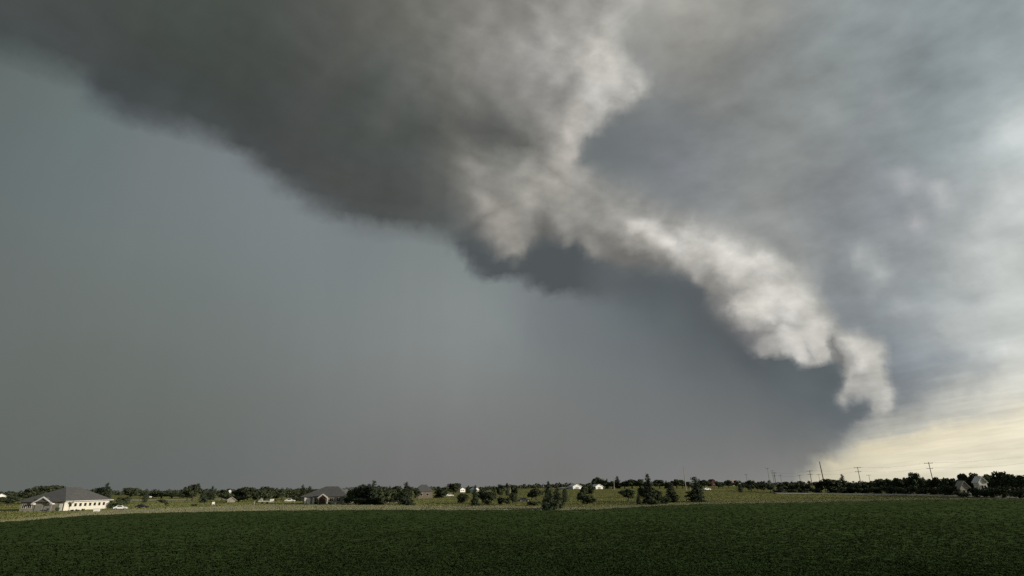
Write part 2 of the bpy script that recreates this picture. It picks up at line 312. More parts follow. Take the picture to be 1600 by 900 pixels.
f = M('MULTIPLY', M('MULTIPLY', MAP(azw, -7.0, -6.0, smooth=True), MAP(azw, 17.7, 17.8, 1.0, 0.0)), M('MULTIPLY', MAP(elw, 13.0, 14.5, smooth=True), MAP(elw, 45.0, 47.0, 1.0, 0.0, smooth=True)))
c0 = MIXC(f, c0, c1); t0 = MIXF(f, t0, t1)
c1, t1 = GRID(azw, elw, P3, t0)
f = M('MULTIPLY', M('MULTIPLY', MAP(azw, 16.2, 17.6, smooth=True), MAP(azw, 48.5, 50.0, 1.0, 0.0, smooth=True)), MAP(elw, 45.0, 47.0, 1.0, 0.0, smooth=True))
back_c = MIXC(f, c0, c1); tex = MIXF(f, t0, t1)
for P in FINE:
    c1, t1 = GRID(azw, elw, P, tex)
    a0, a1, e0, e1 = (float(q) for q in (P[0][0], P[0][-1], P[1][0], P[1][-1]))
    f = M('MULTIPLY', M('MULTIPLY', MAP(azw, a0, a0 + 1.2, smooth=True), MAP(azw, a1 - 1.2, a1, 1.0, 0.0, smooth=True)), M('MULTIPLY', MAP(elw, e0, e0 + 1.2, smooth=True), MAP(elw, e1 - 1.2, e1, 1.0, 0.0, smooth=True)))
    back_c = MIXC(f, back_c, c1); tex = MIXF(f, tex, t1)
# high cloud deck on the right
dm = NT.nodes.new('ShaderNodeMapping'); NT.links.new(DIR, dm.inputs[0])
dm.inputs['Rotation'].default_value = (0, R(32), 0); dm.inputs['Scale'].default_value = (0.75, 1.0, 1.45)
deck = NOISE(dm.outputs[0], 6.0, 8, 0.55).outputs['Fac']
deck2 = NOISE(dm.outputs[0], 19.0, 5, 0.52).outputs['Fac']
dk = M('ADD', M('MULTIPLY', M('SUBTRACT', deck, 0.5), 1.0), M('MULTIPLY', M('SUBTRACT', deck2, 0.5), 0.75))
wr = M('MULTIPLY', MAP(azw, 4.0, 24.0, smooth=True), MAP(eld, 0.5, 9.0, 0.25, 1.0, smooth=True))
wr = M('MULTIPLY', M('MULTIPLY', wr, MAP(M('ADD', eld, M('MULTIPLY', azd, 1.35)), 38.0, 56.0, 0.0, 1.0, smooth=True)), M('SUBTRACT', 1.0, tex))
# faint rain shafts on the left
rain = NOISE(COMB(M('MULTIPLY', azd, 0.16), M('MULTIPLY', eld, 0.02), 3.0), 2.2, 5, 0.6).outputs['Fac']
rs = M('MULTIPLY', M('SUBTRACT', rain, 0.5), MAP(azd, 0.0, 24.0, 0.07, 0.0))
gain = M('ADD', 1.0, M('ADD', M('MULTIPLY', M('MULTIPLY', dk, wr), 0.72), rs))
# level thin streaks in the clear band near the right horizon
stk = NOISE(COMB(M('MULTIPLY', azd, 0.10), M('SUBTRACT', eld, M('MULTIPLY', azd, 0.10)), 7.0), 1.6, 6, 0.6).outputs['Fac']
gain = M('ADD', gain, M('MULTIPLY', M('MULTIPLY', M('SUBTRACT', stk, 0.5), 0.62), M('MULTIPLY', MAP(azd, 27.0, 33.0, smooth=True), MAP(eld, 3.0, 14.0, 1.0, 0.0, smooth=True))))
# billows of the shelf cloud, lit from the low sun at the right
bc = NT.nodes.new('ShaderNodeMapping'); NT.links.new(DIR, bc.inputs[0])
bc.inputs['Rotation'].default_value = (0, R(-32), 0); bc.inputs['Scale'].default_value = (0.8, 1.0, 1.25)
b1 = NOISE(bc.outputs[0], 17.0, 7, 0.55).outputs['Fac']
b2 = NOISE(VM('ADD', bc.outputs[0], (0.016, 0.0, 0.011)), 17.0, 6, 0.53).outputs['Fac']
rel = M('ADD', M('MULTIPLY', M('SUBTRACT', b1, b2), 0.8), M('MULTIPLY', M('SUBTRACT', b1, 0.5), 0.18))
vw = VM('ADD', bc.outputs[0], VM('SCALE', COMB(w2[0], w2[1], w2[2]), scale=0.03))
def PUFF(off):
    return M('ABSOLUTE', M('SUBTRACT', NOISE(VM('ADD', vw, off), 14.0, 1.5, 0.45).outputs['Fac'], 0.5))
rel = M('ADD', rel, M('MULTIPLY', M('SUBTRACT', PUFF((0.0, 0.0, 0.0)), PUFF((0.016, 0.0, 0.014))), 1.05))
gain = M('ADD', gain, M('MULTIPLY', rel, tex))
cloud_c = VM('SCALE', back_c, scale=gain)
# clear evening air behind the viewer
skyt = NT.nodes.new('ShaderNodeTexSky'); skyt.sky_type = 'NISHITA'; skyt.sun_disc = False
skyt.sun_elevation, skyt.sun_rotation = SUN_EL, SUN_AZ
skyt.air_density, skyt.dust_density = 1.0, 1.0
bgs = NT.nodes.new('ShaderNodeBackground'); NT.links.new(skyt.outputs[0], bgs.inputs[0]); bgs.inputs[1].default_value = 0.06
bgc = NT.nodes.new('ShaderNodeBackground'); NT.links.new(cloud_c, bgc.inputs[0]); bgc.inputs[1].default_value = 1.0
cover = MAP(M('ABSOLUTE', M('ADD', azd, 10.0)), 95.0, 150.0, 1.0, 0.12, smooth=True)
mx = NT.nodes.new('ShaderNodeMixShader'); NT.links.new(cover, mx.inputs[0])
NT.links.new(bgs.outputs[0], mx.inputs[1]); NT.links.new(bgc.outputs[0], mx.inputs[2])
wo = NT.nodes.new('ShaderNodeOutputWorld'); NT.links.new(mx.outputs[0], wo.inputs[0])
world.cycles.sampling_method = 'MANUAL'; world.cycles.sample_map_resolution = 512

# ------------------------------------------------------------------ helpers for objects
def smooth(a, b, v):
    t = np.clip((np.asarray(v, float) - a) / (b - a), 0, 1)
    return t * t * (3 - 2 * t)

def gz(X, Y):
    """height of the land: flat by the field, rising gently behind it towards the middle and right"""
    X, Y = np.asarray(X, float), np.asarray(Y, float)
    r = np.hypot(X, Y); a = np.degrees(np.arctan2(X, Y))
    amp = smooth(-5, 6, a) * (3.35 - 2.9 * smooth(12, 34, a)) * (1 - smooth(60, 100, a))
    return amp * smooth(140, 400, r) * (1 - smooth(1500, 6000, r))

def ground_at(px, py):
    """point of the land seen at a photograph pixel, found by walking along its ray"""
    d = px_dir(px, py); d = d / np.linalg.norm(d)
    tt = np.geomspace(10, 4000, 900); Q = d[None] * tt[:, None]
    low = (Q[:, 2] + H) < gz(Q[:, 0], Q[:, 1])
    t = tt[np.argmax(low)] if low.any() else tt[-1]
    a, b = t / 1.0068, t
    for _ in range(25):
        m = (a + b) / 2; p = np.array([0, 0, H]) + d * m
        if p[2] < gz(p[0], p[1]): b = m
        else: a = m
    p = np.array([0, 0, H]) + d * b
    return np.array([p[0], p[1], float(gz(p[0], p[1]))])

def z_at(p, py):
    """height that shows at photograph row py above ground point p"""
    fw = p[1] * math.cos(TH) + (p[2] - H) * math.sin(TH)
    dyu = (p[1] * math.sin(TH) - (p[2] - H) * math.cos(TH)) / fw
    dx = p[0] / fw * math.cos(ROLL) + dyu * math.sin(ROLL)
    dy = (py - CY) / F * math.cos(ROLL) + dx * math.sin(ROLL)
    return H + p[1] * math.tan(TH + math.atan(-dy))

def x_at(px, y, z):
    """x of the point at depth y and height z seen in photograph column px"""
    fw = y * math.cos(TH) + (z - H) * math.sin(TH)
    dyu = (y * math.sin(TH) - (z - H) * math.cos(TH)) / fw
    return ((px - CX) / F - dyu * math.sin(ROLL)) / math.cos(ROLL) * fw

def mat(name, col, rough=0.8, var=0.0, island=0.0, noise=None, spec=0.3, trans=0.0):
    m = bpy.data.materials.new(name); m.use_nodes = True
    nt = m.node_tree; b = nt.nodes['Principled BSDF']
    b.inputs['Roughness'].default_value = rough
    b.inputs['Specular IOR Level'].default_value = spec
    b.inputs['Base Color'].default_value = (*col, 1)
    if var or island or noise:
        hs = nt.nodes.new('ShaderNodeHueSaturation'); hs.inputs['Color'].default_value = (*col, 1)
        v = None
        def add(sock, lo, hi):
            nonlocal v
            r = nt.nodes.new('ShaderNodeMapRange'); nt.links.new(sock, r.inputs[0])
            r.inputs[3].default_value, r.inputs[4].default_value = lo, hi
            if v is None: v = r.outputs[0]
            else:
                q = nt.nodes.new('ShaderNodeMath'); q.operation = 'MULTIPLY'
                nt.links.new(v, q.inputs[0]); nt.links.new(r.outputs[0], q.inputs[1]); v = q.outputs[0]
        if var:
            oi = nt.nodes.new('ShaderNodeObjectInfo'); add(oi.outputs['Random'], 1 - var, 1 + var)
            r = nt.nodes.new('ShaderNodeMapRange'); nt.links.new(oi.outputs['Random'], r.inputs[0])
            r.inputs[3].default_value, r.inputs[4].default_value = 0.485, 0.515
            nt.links.new(r.outputs[0], hs.inputs['Hue'])
        if island:
            g = nt.nodes.new('ShaderNodeNewGeometry'); add(g.outputs['Random Per Island'], 1 - island, 1 + island)
        if noise:
            sc, amt = noise
            tcn = nt.nodes.new('ShaderNodeTexCoord')
            n = nt.nodes.new('ShaderNodeTexNoise'); n.inputs['Scale'].default_value = sc; n.inputs['Detail'].default_value = 6
            nt.links.new(tcn.outputs['Object'], n.inputs['Vector']); add(n.outputs['Fac'], 1 - amt * 1.6, 1 + amt * 1.6)
        nt.links.new(v, hs.inputs['Value']); nt.links.new(hs.outputs[0], b.inputs['Base Color'])
    return m

def soften(m, k):
    """thin leaves pass light: bend their shading normal towards the sky"""
    nt = m.node_tree; g = nt.nodes.new('ShaderNodeNewGeometry'); x = nt.nodes.new('ShaderNodeMix'); x.data_type = 'VECTOR'
    x.inputs[0].default_value = k; nt.links.new(g.outputs['Normal'], x.inputs[4]); x.inputs[5].default_value = (0, 0, 1)
    nt.links.new(x.outputs[1], nt.nodes['Principled BSDF'].inputs['Normal'])
def link(o, parent=None):
    C.objects.link(o)
    if parent is not None: o.parent = parent
    return o

def tag(o, label=None, cat=None, group=None, kind=None):
    for k, v in (('label', label), ('category', cat), ('group', group), ('kind', kind)):
        if v: o[k] = v
    return o

def empty(name, loc, rz=0.0):
    o = bpy.data.objects.new(name, None); o.empty_display_size = 0.5
    o.location = tuple(float(q) for q in loc); o.rotation_euler = (0, 0, rz)
    return link(o)

def thing(name, label, cat, loc, rz=0.0, group=None):
    return tag(empty(name, loc, rz), label, cat, group)

class MB:
    """collects simple shapes into one mesh"""
    def __init__(s): s.v, s.f = [], []
    def add(s, v, f):
        n = len(s.v); s.v += [tuple(map(float, q)) for q in v]; s.f += [tuple(i + n for i in q) for q in f]; return s
    def box(s, x0, x1, y0, y1, z0, z1):
        v = [(x, y, z) for z in (z0, z1) for x, y in ((x0, y0), (x1, y0), (x1, y1), (x0, y1))]
        return s.add(v, [(3, 2, 1, 0), (4, 5, 6, 7), (0, 1, 5, 4), (1, 2, 6, 5), (2, 3, 7, 6), (3, 0, 4, 7)])
    def prism(s, pts, y0, y1):
        """outline in x,z pushed from y0 to y1"""
        n = len(pts); v = [(x, y0, z) for x, z in pts] + [(x, y1, z) for x, z in pts]
        return s.add(v, [tuple(range(n)), tuple(range(2 * n - 1, n - 1, -1))] + [((i + 1) % n, i, n + i, n + (i + 1) % n) for i in range(n)])
    def prism_x(s, pts, x0, x1):
        """outline in y,z pushed from x0 to x1"""
        n = len(pts); v = [(x0, y, z) for y, z in pts] + [(x1, y, z) for y, z in pts]
        return s.add(v, [tuple(range(n - 1, -1, -1)), tuple(range(n, 2 * n))] + [(i, (i + 1) % n, n + (i + 1) % n, n + i) for i in range(n)])
    def tube(s, pts, rad, n=8):
        P = [np.array(p, float) for p in pts]
        rad = rad if isinstance(rad, (list, tuple)) else [rad] * len(P)
        v, f = [], []
        for i, p in enumerate(P):
            d = P[min(i + 1, len(P) - 1)] - P[max(i - 1, 0)]; d /= np.linalg.norm(d) + 1e-9
            u = np.cross(d, (0, 0, 1) if abs(d[2]) < 0.9 else (1, 0, 0)); u /= np.linalg.norm(u); w = np.cross(d, u)
            v += [p + rad[i] * (u * math.cos(2 * math.pi * k / n) + w * math.sin(2 * math.pi * k / n)) for k in range(n)]
        for i in range(len(P) - 1):
            f += [(i * n + k, i * n + (k + 1) % n, (i + 1) * n + (k + 1) % n, (i + 1) * n + k) for k in range(n)]
        f += [tuple(range(n - 1, -1, -1)), tuple(range((len(P) - 1) * n, len(P) * n))]
        return s.add(v, f)
    def hip(s, x0, x1, y0, y1, z0, z1, rx0, rx1, ry0, ry1, t=0.18):
        """hip roof: eaves rectangle at z0, ridge from (rx0,ry0) to (rx1,ry1) at z1, with a fascia of height t"""
        v = [(x0, y0, z0 - t), (x1, y0, z0 - t), (x1, y1, z0 - t), (x0, y1, z0 - t), (x0, y0, z0), (x1, y0, z0), (x1, y1, z0), (x0, y1, z0), (rx0, ry0, z1), (rx1, ry1, z1)]
        f = [(3, 2, 1, 0), (0, 1, 5, 4), (1, 2, 6, 5), (2, 3, 7, 6), (3, 0, 4, 7)]
        if abs(ry1 - ry0) > abs(rx1 - rx0): f += [(4, 5, 8), (5, 6, 9, 8), (6, 7, 9), (7, 4, 8, 9)]
        else: f += [(4, 5, 9, 8), (5, 6, 9), (6, 7, 8, 9), (7, 4, 8)]
        return s.add(v, f)
    def build(s, name, m, parent=None, flat=True):
        me = bpy.data.meshes.new(name); me.from_pydata(s.v, [], s.f); me.materials.append(m); me.update()
        return link(bpy.data.objects.new(name, me), parent)

def quads_mesh(name, V, m):
    """V: (n,4,3) separate quads"""
    n = len(V); me = bpy.data.meshes.new(name)
    me.vertices.add(4 * n); me.vertices.foreach_set('co', V.reshape(-1).astype(np.float32))
    me.loops.add(4 * n); me.loops.foreach_set('vertex_index', np.arange(4 * n, dtype=np.int32))
    me.polygons.add(n); me.polygons.foreach_set('loop_start', np.arange(0, 4 * n, 4, dtype=np.int32))
    me.update(calc_edges=True); me.materials.append(m)
    return me

def leaf_quads(P, N, size, aspect=1.0):
    """leaf quads at points P, facing N"""
    n = len(P); N = N / (np.linalg.norm(N, axis=1, keepdims=True) + 1e-9)
    t = np.cross(N, rng.normal(size=(n, 3))); t /= np.linalg.norm(t, axis=1, keepdims=True) + 1e-9
    b = np.cross(N, t); sz = (size * rng.uniform(0.6, 1.35, n))[:, None] if np.ndim(size) == 0 else size[:, None]
    t, b = t * sz, b * sz * aspect
    return np.stack([P - t * 0.5 - b * 0.35, P + t * 0.15 - b * 0.5, P + t * 0.5 + b * 0.3, P - t * 0.2 + b * 0.5], 1)

# ------------------------------------------------------------------ materials
m_grass = mat("dry_meadow_grass", (0.20, 0.20, 0.075), 1.0, noise=(0.035, 0.35), spec=0.0)
m_soil = mat("field_soil_under_crop", (0.070, 0.102, 0.035), 1.0, noise=(0.05, 0.3), spec=0.0)
m_crop = mat("crop_leaf", (0.072, 0.108, 0.037), 1.0, island=0.04, noise=(0.11, 0.4), spec=0.0)
m_strip = mat("pale_dry_grass", (0.33, 0.325, 0.19), 1.0, island=0.08, noise=(0.05, 0.2), spec=0.0)
m_meadow = mat("yellow_green_grass", (0.25, 0.262, 0.10), 1.0, island=0.08, noise=(0.03, 0.5), spec=0.0)
soften(m_crop, 0.92); soften(m_strip, 0.6); soften(m_meadow, 0.6)
m_leaf = mat("broad_leaf", (0.056, 0.070, 0.036), 0.85, var=0.25, island=0.4, spec=0.12)
m_needle = mat("conifer_needle", (0.046, 0.060, 0.036), 0.85, var=0.2, island=0.4, spec=0.1)
soften(m_leaf, 0.25); soften(m_needle, 0.25)
m_far = mat("far_woodland_leaf", (0.045, 0.055, 0.032), 0.85, island=0.3, spec=0.1)
m_bark = mat("grey_bark", (0.06, 0.05, 0.04), 0.95, noise=(4, 0.25))
m_shingle = mat("grey_roof_shingle", (0.118, 0.118, 0.116), 0.9, noise=(1.3, 0.22), spec=0.15)
m_cream = mat("cream_siding", (0.72, 0.69, 0.60), 0.7, noise=(0.7, 0.05))
m_stone = mat("tan_stone_wall", (0.30, 0.28, 0.22), 0.9, noise=(1.6, 0.3))
m_brickwall = mat("pinkish_brick_wall", (0.19, 0.155, 0.125), 0.9, noise=(1.8, 0.2))
m_white = mat("white_paint", (0.80, 0.79, 0.76), 0.6, noise=(0.6, 0.04))
m_whitemetal = mat("white_metal_sheet", (0.82, 0.82, 0.80), 0.45, noise=(0.4, 0.04))
m_trim = mat("white_trim", (0.74, 0.72, 0.68), 0.6)
m_glass = mat("dark_window_glass", (0.02, 0.023, 0.025), 0.12, spec=0.5)
m_darkdoor = mat("dark_red_brown_door", (0.07, 0.035, 0.025), 0.5)
m_grey = mat("grey_garage_door", (0.30, 0.30, 0.28), 0.6, noise=(0.8, 0.08))
m_red = mat("barn_red", (0.07, 0.022, 0.022), 0.8, noise=(0.7, 0.15))
m_signred = mat("sign_red", (0.2, 0.08, 0.08), 0.5)
m_beige = mat("beige_roof_sheet", (0.40, 0.37, 0.31), 0.7, noise=(0.8, 0.12))
m_black = mat("black_rubber", (0.02, 0.02, 0.02), 0.8)
m_darkpaint = mat("dark_car_paint", (0.025, 0.027, 0.03), 0.35, spec=0.5)
m_whitepaint = mat("white_car_paint", (0.78, 0.78, 0.77), 0.3, spec=0.5)
m_metal = mat("grey_metal", (0.35, 0.35, 0.34), 0.45)
m_pole = mat("weathered_pole_wood", (0.13, 0.11, 0.09), 0.9, noise=(1.5, 0.25))
m_palepole = mat("pale_pole_wood", (0.36, 0.33, 0.27), 0.9, noise=(1.5, 0.2))
m_wire = mat("wire_metal", (0.06, 0.06, 0.06), 0.6)
m_ceramic = mat("insulator_ceramic", (0.30, 0.28, 0.26), 0.4)
m_road = mat("pale_road_surface", (0.34, 0.32, 0.28), 0.9, noise=(0.25, 0.12))

# ------------------------------------------------------------------ the land
def polar_sheet(name, rr, aa, m, dz=0.0, kind='structure'):
    """sheet over rings rr (per azimuth column allowed) and azimuths aa, following the land"""
    rr = np.asarray(rr, float)
    A = np.radians(aa)[None, :] * np.ones((rr.shape[0], 1))
    RR = rr if rr.ndim == 2 else rr[:, None] * np.ones((1, len(aa)))
    X, Y = RR * np.sin(A), RR * np.cos(A)
    Z = gz(X, Y) + dz
    n, k = RR.shape
    me = bpy.data.meshes.new(name)
    V = np.stack([X, Y, Z], -1).reshape(-1, 3)
    f = [(i * k + j, i * k + j + 1, (i + 1) * k + j + 1, (i + 1) * k + j) for i in range(n - 1) for j in range(k - 1)]
    me.from_pydata(V.tolist(), [], [q[::-1] for q in f]); me.materials.append(m); me.update()
    for p in me.polygons: p.use_smooth = True
    o = link(bpy.data.objects.new(name, me)); tag(o, kind=kind)
    return o

aa = np.concatenate([np.linspace(-180, -60, 25)[:-1], np.linspace(-60, 60, 121), np.linspace(60, 180, 25)[1:]])
rr = np.concatenate([[0.5, 8, 16], np.linspace(24, 520, 125), np.geomspace(560, 30000, 26)])
polar_sheet("ground", rr, aa, m_grass)

# edge of the dark crop in the photograph, walked out into the land
EDGE = [(-200, 836), (0, 816), (60, 812), (130, 806), (220, 802), (420, 798), (700, 797), (870, 797.5), (940, 796), (1020, 791), (1100, 788), (1220, 786), (1300, 784), (1420, 781.5), (1600, 780), (1800, 781)]
EP = np.array([ground_at(*p) for p in EDGE])
E_AZ = np.degrees(np.arctan2(EP[:, 0], EP[:, 1])); E_R = np.hypot(EP[:, 0], EP[:, 1])
def edge_r(a):
    return np.interp(a, E_AZ, E_R) + 1.1 * np.sin(np.asarray(a) * 2.3) + 0.7 * np.sin(np.asarray(a) * 7.1)
fa = np.linspace(-85, 85, 241)
fr = np.linspace(0, 1, 80)[:, None] * (edge_r(fa)[None, :] - 4.0) + 4.0
polar_sheet("crop_field", fr, fa, m_soil, 0.03)

def scatter(name, n, r_of, az0, az1, hgt, wid, m, lean=0.5, near_pow=1.0, grow=0.0, per=3, keep=None):
    """upright blades over part of the land, denser near the viewer as the eye sees them"""
    a = rng.uniform(az0, az1, n)
    r0, r1 = r_of(a)
    u = rng.uniform(0, 1, n)
    r = 1.0 / (1 / r0 + u ** near_pow * (1 / r1 - 1 / r0))
    X, Y = r * np.sin(np.radians(a)), r * np.cos(np.radians(a))
    if keep is not None:
        q = keep(X, Y); X, Y, r = X[q], Y[q], r[q]
    n = len(X)
    X, Y, r = np.repeat(X, per), np.repeat(Y, per), np.repeat(r, per); k = len(X)
    sc = 1 + grow * r
    X = X + rng.normal(size=k) * wid * sc * 0.8; Y = Y + rng.normal(size=k) * wid * sc * 0.8
    base = np.stack([X, Y, gz(X, Y) + 0.02], 1)
    th = rng.uniform(0, 2 * np.pi, k)
    side = np.stack([np.cos(th), np.sin(th), np.zeros(k)], 1) * (wid * sc * rng.uniform(0.5, 1.1, k))[:, None]
    up = np.stack([rng.normal(size=k) * lean, rng.normal(size=k) * lean, np.ones(k)], 1) * (hgt * (1 + 0.3 * grow * r) * rng.uniform(0.55, 1.15, k))[:, None]
    V = np.stack([base - side * 0.35, base + side * 0.35, base + up * 0.8 + side * 0.5, base + up - side * 0.25], 1)
    o = link(bpy.data.objects.new(name, quads_mesh(name, V, m)))
    return tag(o, kind='stuff')

scatter("crop", 200000, lambda a: (np.full(len(a), 20.0), edge_r(a)), -62, 62, 0.065, 0.058, m_crop, lean=1.2, grow=0.012, per=5)
tag(bpy.data.objects["crop"], "low dark green crop covering the whole foreground field", None)
STRIP = [(-200, 835), (0, 815.5), (90, 806), (140, 800), (220, 796), (420, 789), (620, 790), (870, 793), (940, 792.5), (1020, 788.3), (1100, 785.5), (1220, 783), (1300, 781.5), (1420, 779.3), (1600, 779), (1800, 780)]
SP = np.array([ground_at(*p) for p in STRIP])
S_AZ = np.degrees(np.arctan2(SP[:, 0], SP[:, 1])); S_R = np.hypot(SP[:, 0], SP[:, 1])
strip_r = lambda a: np.interp(a, S_AZ, S_R) + 1.5 * np.sin(np.asarray(a) * 3.7)
sa = np.linspace(-85, 85, 281)
sr = np.linspace(0, 1, 10)[:, None] * (np.maximum(strip_r(sa), edge_r(sa) + 1) - edge_r(sa) + 1.0)[None, :] + edge_r(sa)[None, :] - 1.0
polar_sheet("grass_verge", sr, sa, m_strip, 0.022)
scatter("dry_grass", 26000, lambda a: (edge_r(a) - 0.3, np.maximum(strip_r(a), edge_r(a) + 1.0)), -48, 48, 0.16, 0.07, m_strip, grow=0.003, per=5)
tag(bpy.data.objects["dry_grass"], "pale dry grass along the far edge of the crop field")
scatter("meadow_grass", 60000, lambda a: (np.maximum(strip_r(a), edge_r(a) + 1.0), np.full(len(a), 560.0)), -48, 48, 0.12, 0.12, m_meadow, grow=0.003, per=3)
tag(bpy.data.objects["meadow_grass"], "yellow green meadow grass between the crop field and the treeline")

def ribbon(name, pxs, width, rise, m, bank=0.12, dz=0.05):
    """road along photograph points of its near edge, tilted so that the far edge is higher"""
    P = np.array([ground_at(*p) for p in pxs])
    P = np.array(list(P) + [P[-1] + (P[-1] - P[-2])])
    t = np.linspace(0, len(P) - 1, 60); Q = np.stack([np.interp(t, range(len(P)), P[:, k]) for k in range(3)], 1)
    d = np.gradient(Q[:, :2], axis=0); d /= np.linalg.norm(d, axis=1, keepdims=True)
    nrm = np.stack([-d[:, 1], d[:, 0]], 1)
    nrm *= np.sign((nrm * Q[:, :2]).sum(1))[:, None]
    b = MB(); rows = []
    for off, h in ((-1.2, -0.25), (0, dz), (width, dz + rise), (width + 1.5, -0.25)):
        xy = Q[:, :2] + nrm * off
        rows.append(np.column_stack([xy, gz(xy[:, 0], xy[:, 1]) + h]))
    V = np.concatenate(rows); n = len(Q)
    b.add(V, [(k * n + i, k * n + i + 1, (k + 1) * n + i + 1, (k + 1) * n + i) for k in range(3) for i in range(n - 1)])
    o = b.build(name, m); tag(o, kind='structure')
    return o
ribbon("road", [(1215, 771.6), (1300, 772.2), (1400, 773.6), (1500, 776), (1600, 779.2), (1680, 782)], 5.0, 0.28, m_road)
ribbon("driveway", [(98, 800.3), (160, 799), (230, 798.2), (300, 796.5)], 3.2, 0.05, m_road)
ribbon("lane", [(196, 782.3), (255, 782.0), (310, 781.2)], 5.0, 0.35, m_road)

# ------------------------------------------------------------------ trees
def crown_round(seed, lop=0.0):
    """broad leafed crown, unit height and width: leaf clumps on an uneven set of boughs"""
    g = np.random.default_rng(seed); P, N = [], []
    lobes = []
    for _ in range(16):
        d = g.normal(size=3); d /= np.linalg.norm(d)
        q = d * g.uniform(0.35, 0.85) * np.array([0.42, 0.42, 0.36]) + np.array([0, 0, 0.58])
        lobes.append((q, g.uniform(0.12, 0.21)))
    lobes += [(np.array([0, 0, 0.5]), 0.26), (np.array([lop * 0.2, 0, 0.82]), 0.15)]
    for q, r in lobes:
        q = q + np.array([lop * (q[2] - 0.5), 0, 0])
        n = int(110 * (r / 0.16) ** 2)
        d = g.normal(size=(n, 3)); d /= np.linalg.norm(d, axis=1, keepdims=True)
        rad = r * g.uniform(0.55, 1.12, n)[:, None]
        P.append(q + d * rad * np.array([1, 1, 0.85])); N.append(d + g.normal(size=(n, 3)) * 0.5)
    P, N = np.concatenate(P), np.concatenate(N)
    k = P[:, 2] > 0.10
    return leaf_quads(P[k], N[k], 0.07)

def crown_cone(seed, narrow=1.0, base=0.05, ragged=0.25):
    """conifer crown, unit height and width: tiers of drooping boughs"""
    g = np.random.default_rng(seed); P, N = [], []
    tiers = 15
    for i in range(tiers):
        t = i / (tiers - 1); zc = base + (0.97 - base) * t
        rad = 0.47 * min(1.0, (1 - t) * 1.45 + 0.04) ** 0.8 * g.uniform(1 - ragged, 1.0) + 0.05
        for b in range(max(4, int(11 * (1 - t) + 3))):
            a = g.uniform(0, 2 * np.pi); L = rad * g.uniform(0.6, 1.1)
            n = max(6, int(46 * L / 0.5) + 5)
            s = g.uniform(0.05, 1, n) ** 0.7 * L
            w = 0.035 + 0.10 * (1 - s / (L + 1e-6)) * L
            P.append(np.stack([np.cos(a) * s + g.normal(size=n) * w, np.sin(a) * s + g.normal(size=n) * w, zc - s * 0.18 + g.normal(size=n) * 0.022], 1))
            N.append(np.stack([np.cos(a) * np.ones(n) * 0.5, np.sin(a) * np.ones(n) * 0.5, np.ones(n)], 1) + g.normal(size=(n, 3)) * 0.6)
    return leaf_quads(np.concatenate(P), np.concatenate(N), 0.052, 0.8)

def crown_column(seed):
    g = np.random.default_rng(seed); n = 1300
    zc = g.uniform(0.06, 1, n); prof = 0.5 * np.clip(np.sin(np.pi * np.clip(zc * 0.86 + 0.12, 0, 1)), 0, 1) ** 0.6
    a = g.uniform(0, 2 * np.pi, n); rad = prof * g.uniform(0.45, 1.05, n) * (1 + 0.22 * np.sin(3 * a + 9 * zc))
    P = np.stack([np.cos(a) * rad, np.sin(a) * rad, zc], 1)
    N = np.stack([np.cos(a), np.sin(a), 0.3 * np.ones(n)], 1) + g.normal(size=(n, 3)) * 0.5
    return leaf_quads(P, N, 0.065)

def crown_bush(seed):
    g = np.random.default_rng(seed); P, N = [], []
    for _ in range(11):
        a = g.uniform(0, 2 * np.pi); d = g.uniform(0, 0.34)
        q = np.array([np.cos(a) * d, np.sin(a) * d, g.uniform(0.22, 0.68)]); r = g.uniform(0.14, 0.26)
        n = 90; v = g.normal(size=(n, 3)); v /= np.linalg.norm(v, axis=1, keepdims=True)
        P.append(q + v * r * g.uniform(0.6, 1.1, n)[:, None] * np.array([1, 1, 1.15])); N.append(v + g.normal(size=(n, 3)) * 0.4)
    P, N = np.concatenate(P), np.concatenate(N); P[:, 2] = np.abs(P[:, 2])
    return leaf_quads(P, N, 0.085)

def crown_sparse(seed):
    g = np.random.default_rng(seed); P, N = [], []
    for _ in range(13):
        d = g.normal(size=3); d /= np.linalg.norm(d)
        q = d * g.uniform(0.3, 0.9) * np.array([0.42, 0.42, 0.3]) + np.array([0, 0, 0.66]); r = g.uniform(0.05, 0.12); n = 40
        v = g.normal(size=(n, 3)); v /= np.linalg.norm(v, axis=1, keepdims=True)
        P.append(q + v * r); N.append(v)
    return leaf_quads(np.concatenate(P), np.concatenate(N), 0.055)

def trunk_mesh(kind, seed):
    g = np.random.default_rng(seed); b = MB()
    if kind in ('cone', 'column'):
        b.tube([(0, 0, -0.04), (0.005, 0, 0.3), (0, 0.004, 0.65), (0, 0, 0.96)], [0.032, 0.026, 0.016, 0.004], 6)
    else:
        top = 0.5 if kind != 'bush' else 0.25
        b.tube([(0, 0, -0.05), (0.01, 0, top * 0.5), (0, 0.01, top), (0, 0, 0.8)], [0.045, 0.034, 0.027, 0.006], 6)
        for i in range(5):
            a = i * 1.26 + g.uniform(-0.3, 0.3); h = top * g.uniform(0.55, 1.0)
            b.tube([(0, 0, h), (0.14 * math.cos(a), 0.14 * math.sin(a), h + 0.12), (0.30 * math.cos(a), 0.30 * math.sin(a), h + 0.27)], [0.022, 0.014, 0.004], 5)
    me = bpy.data.meshes.new("trunk"); me.from_pydata(b.v, [], b.f); me.materials.append(m_bark); me.update()
    return me

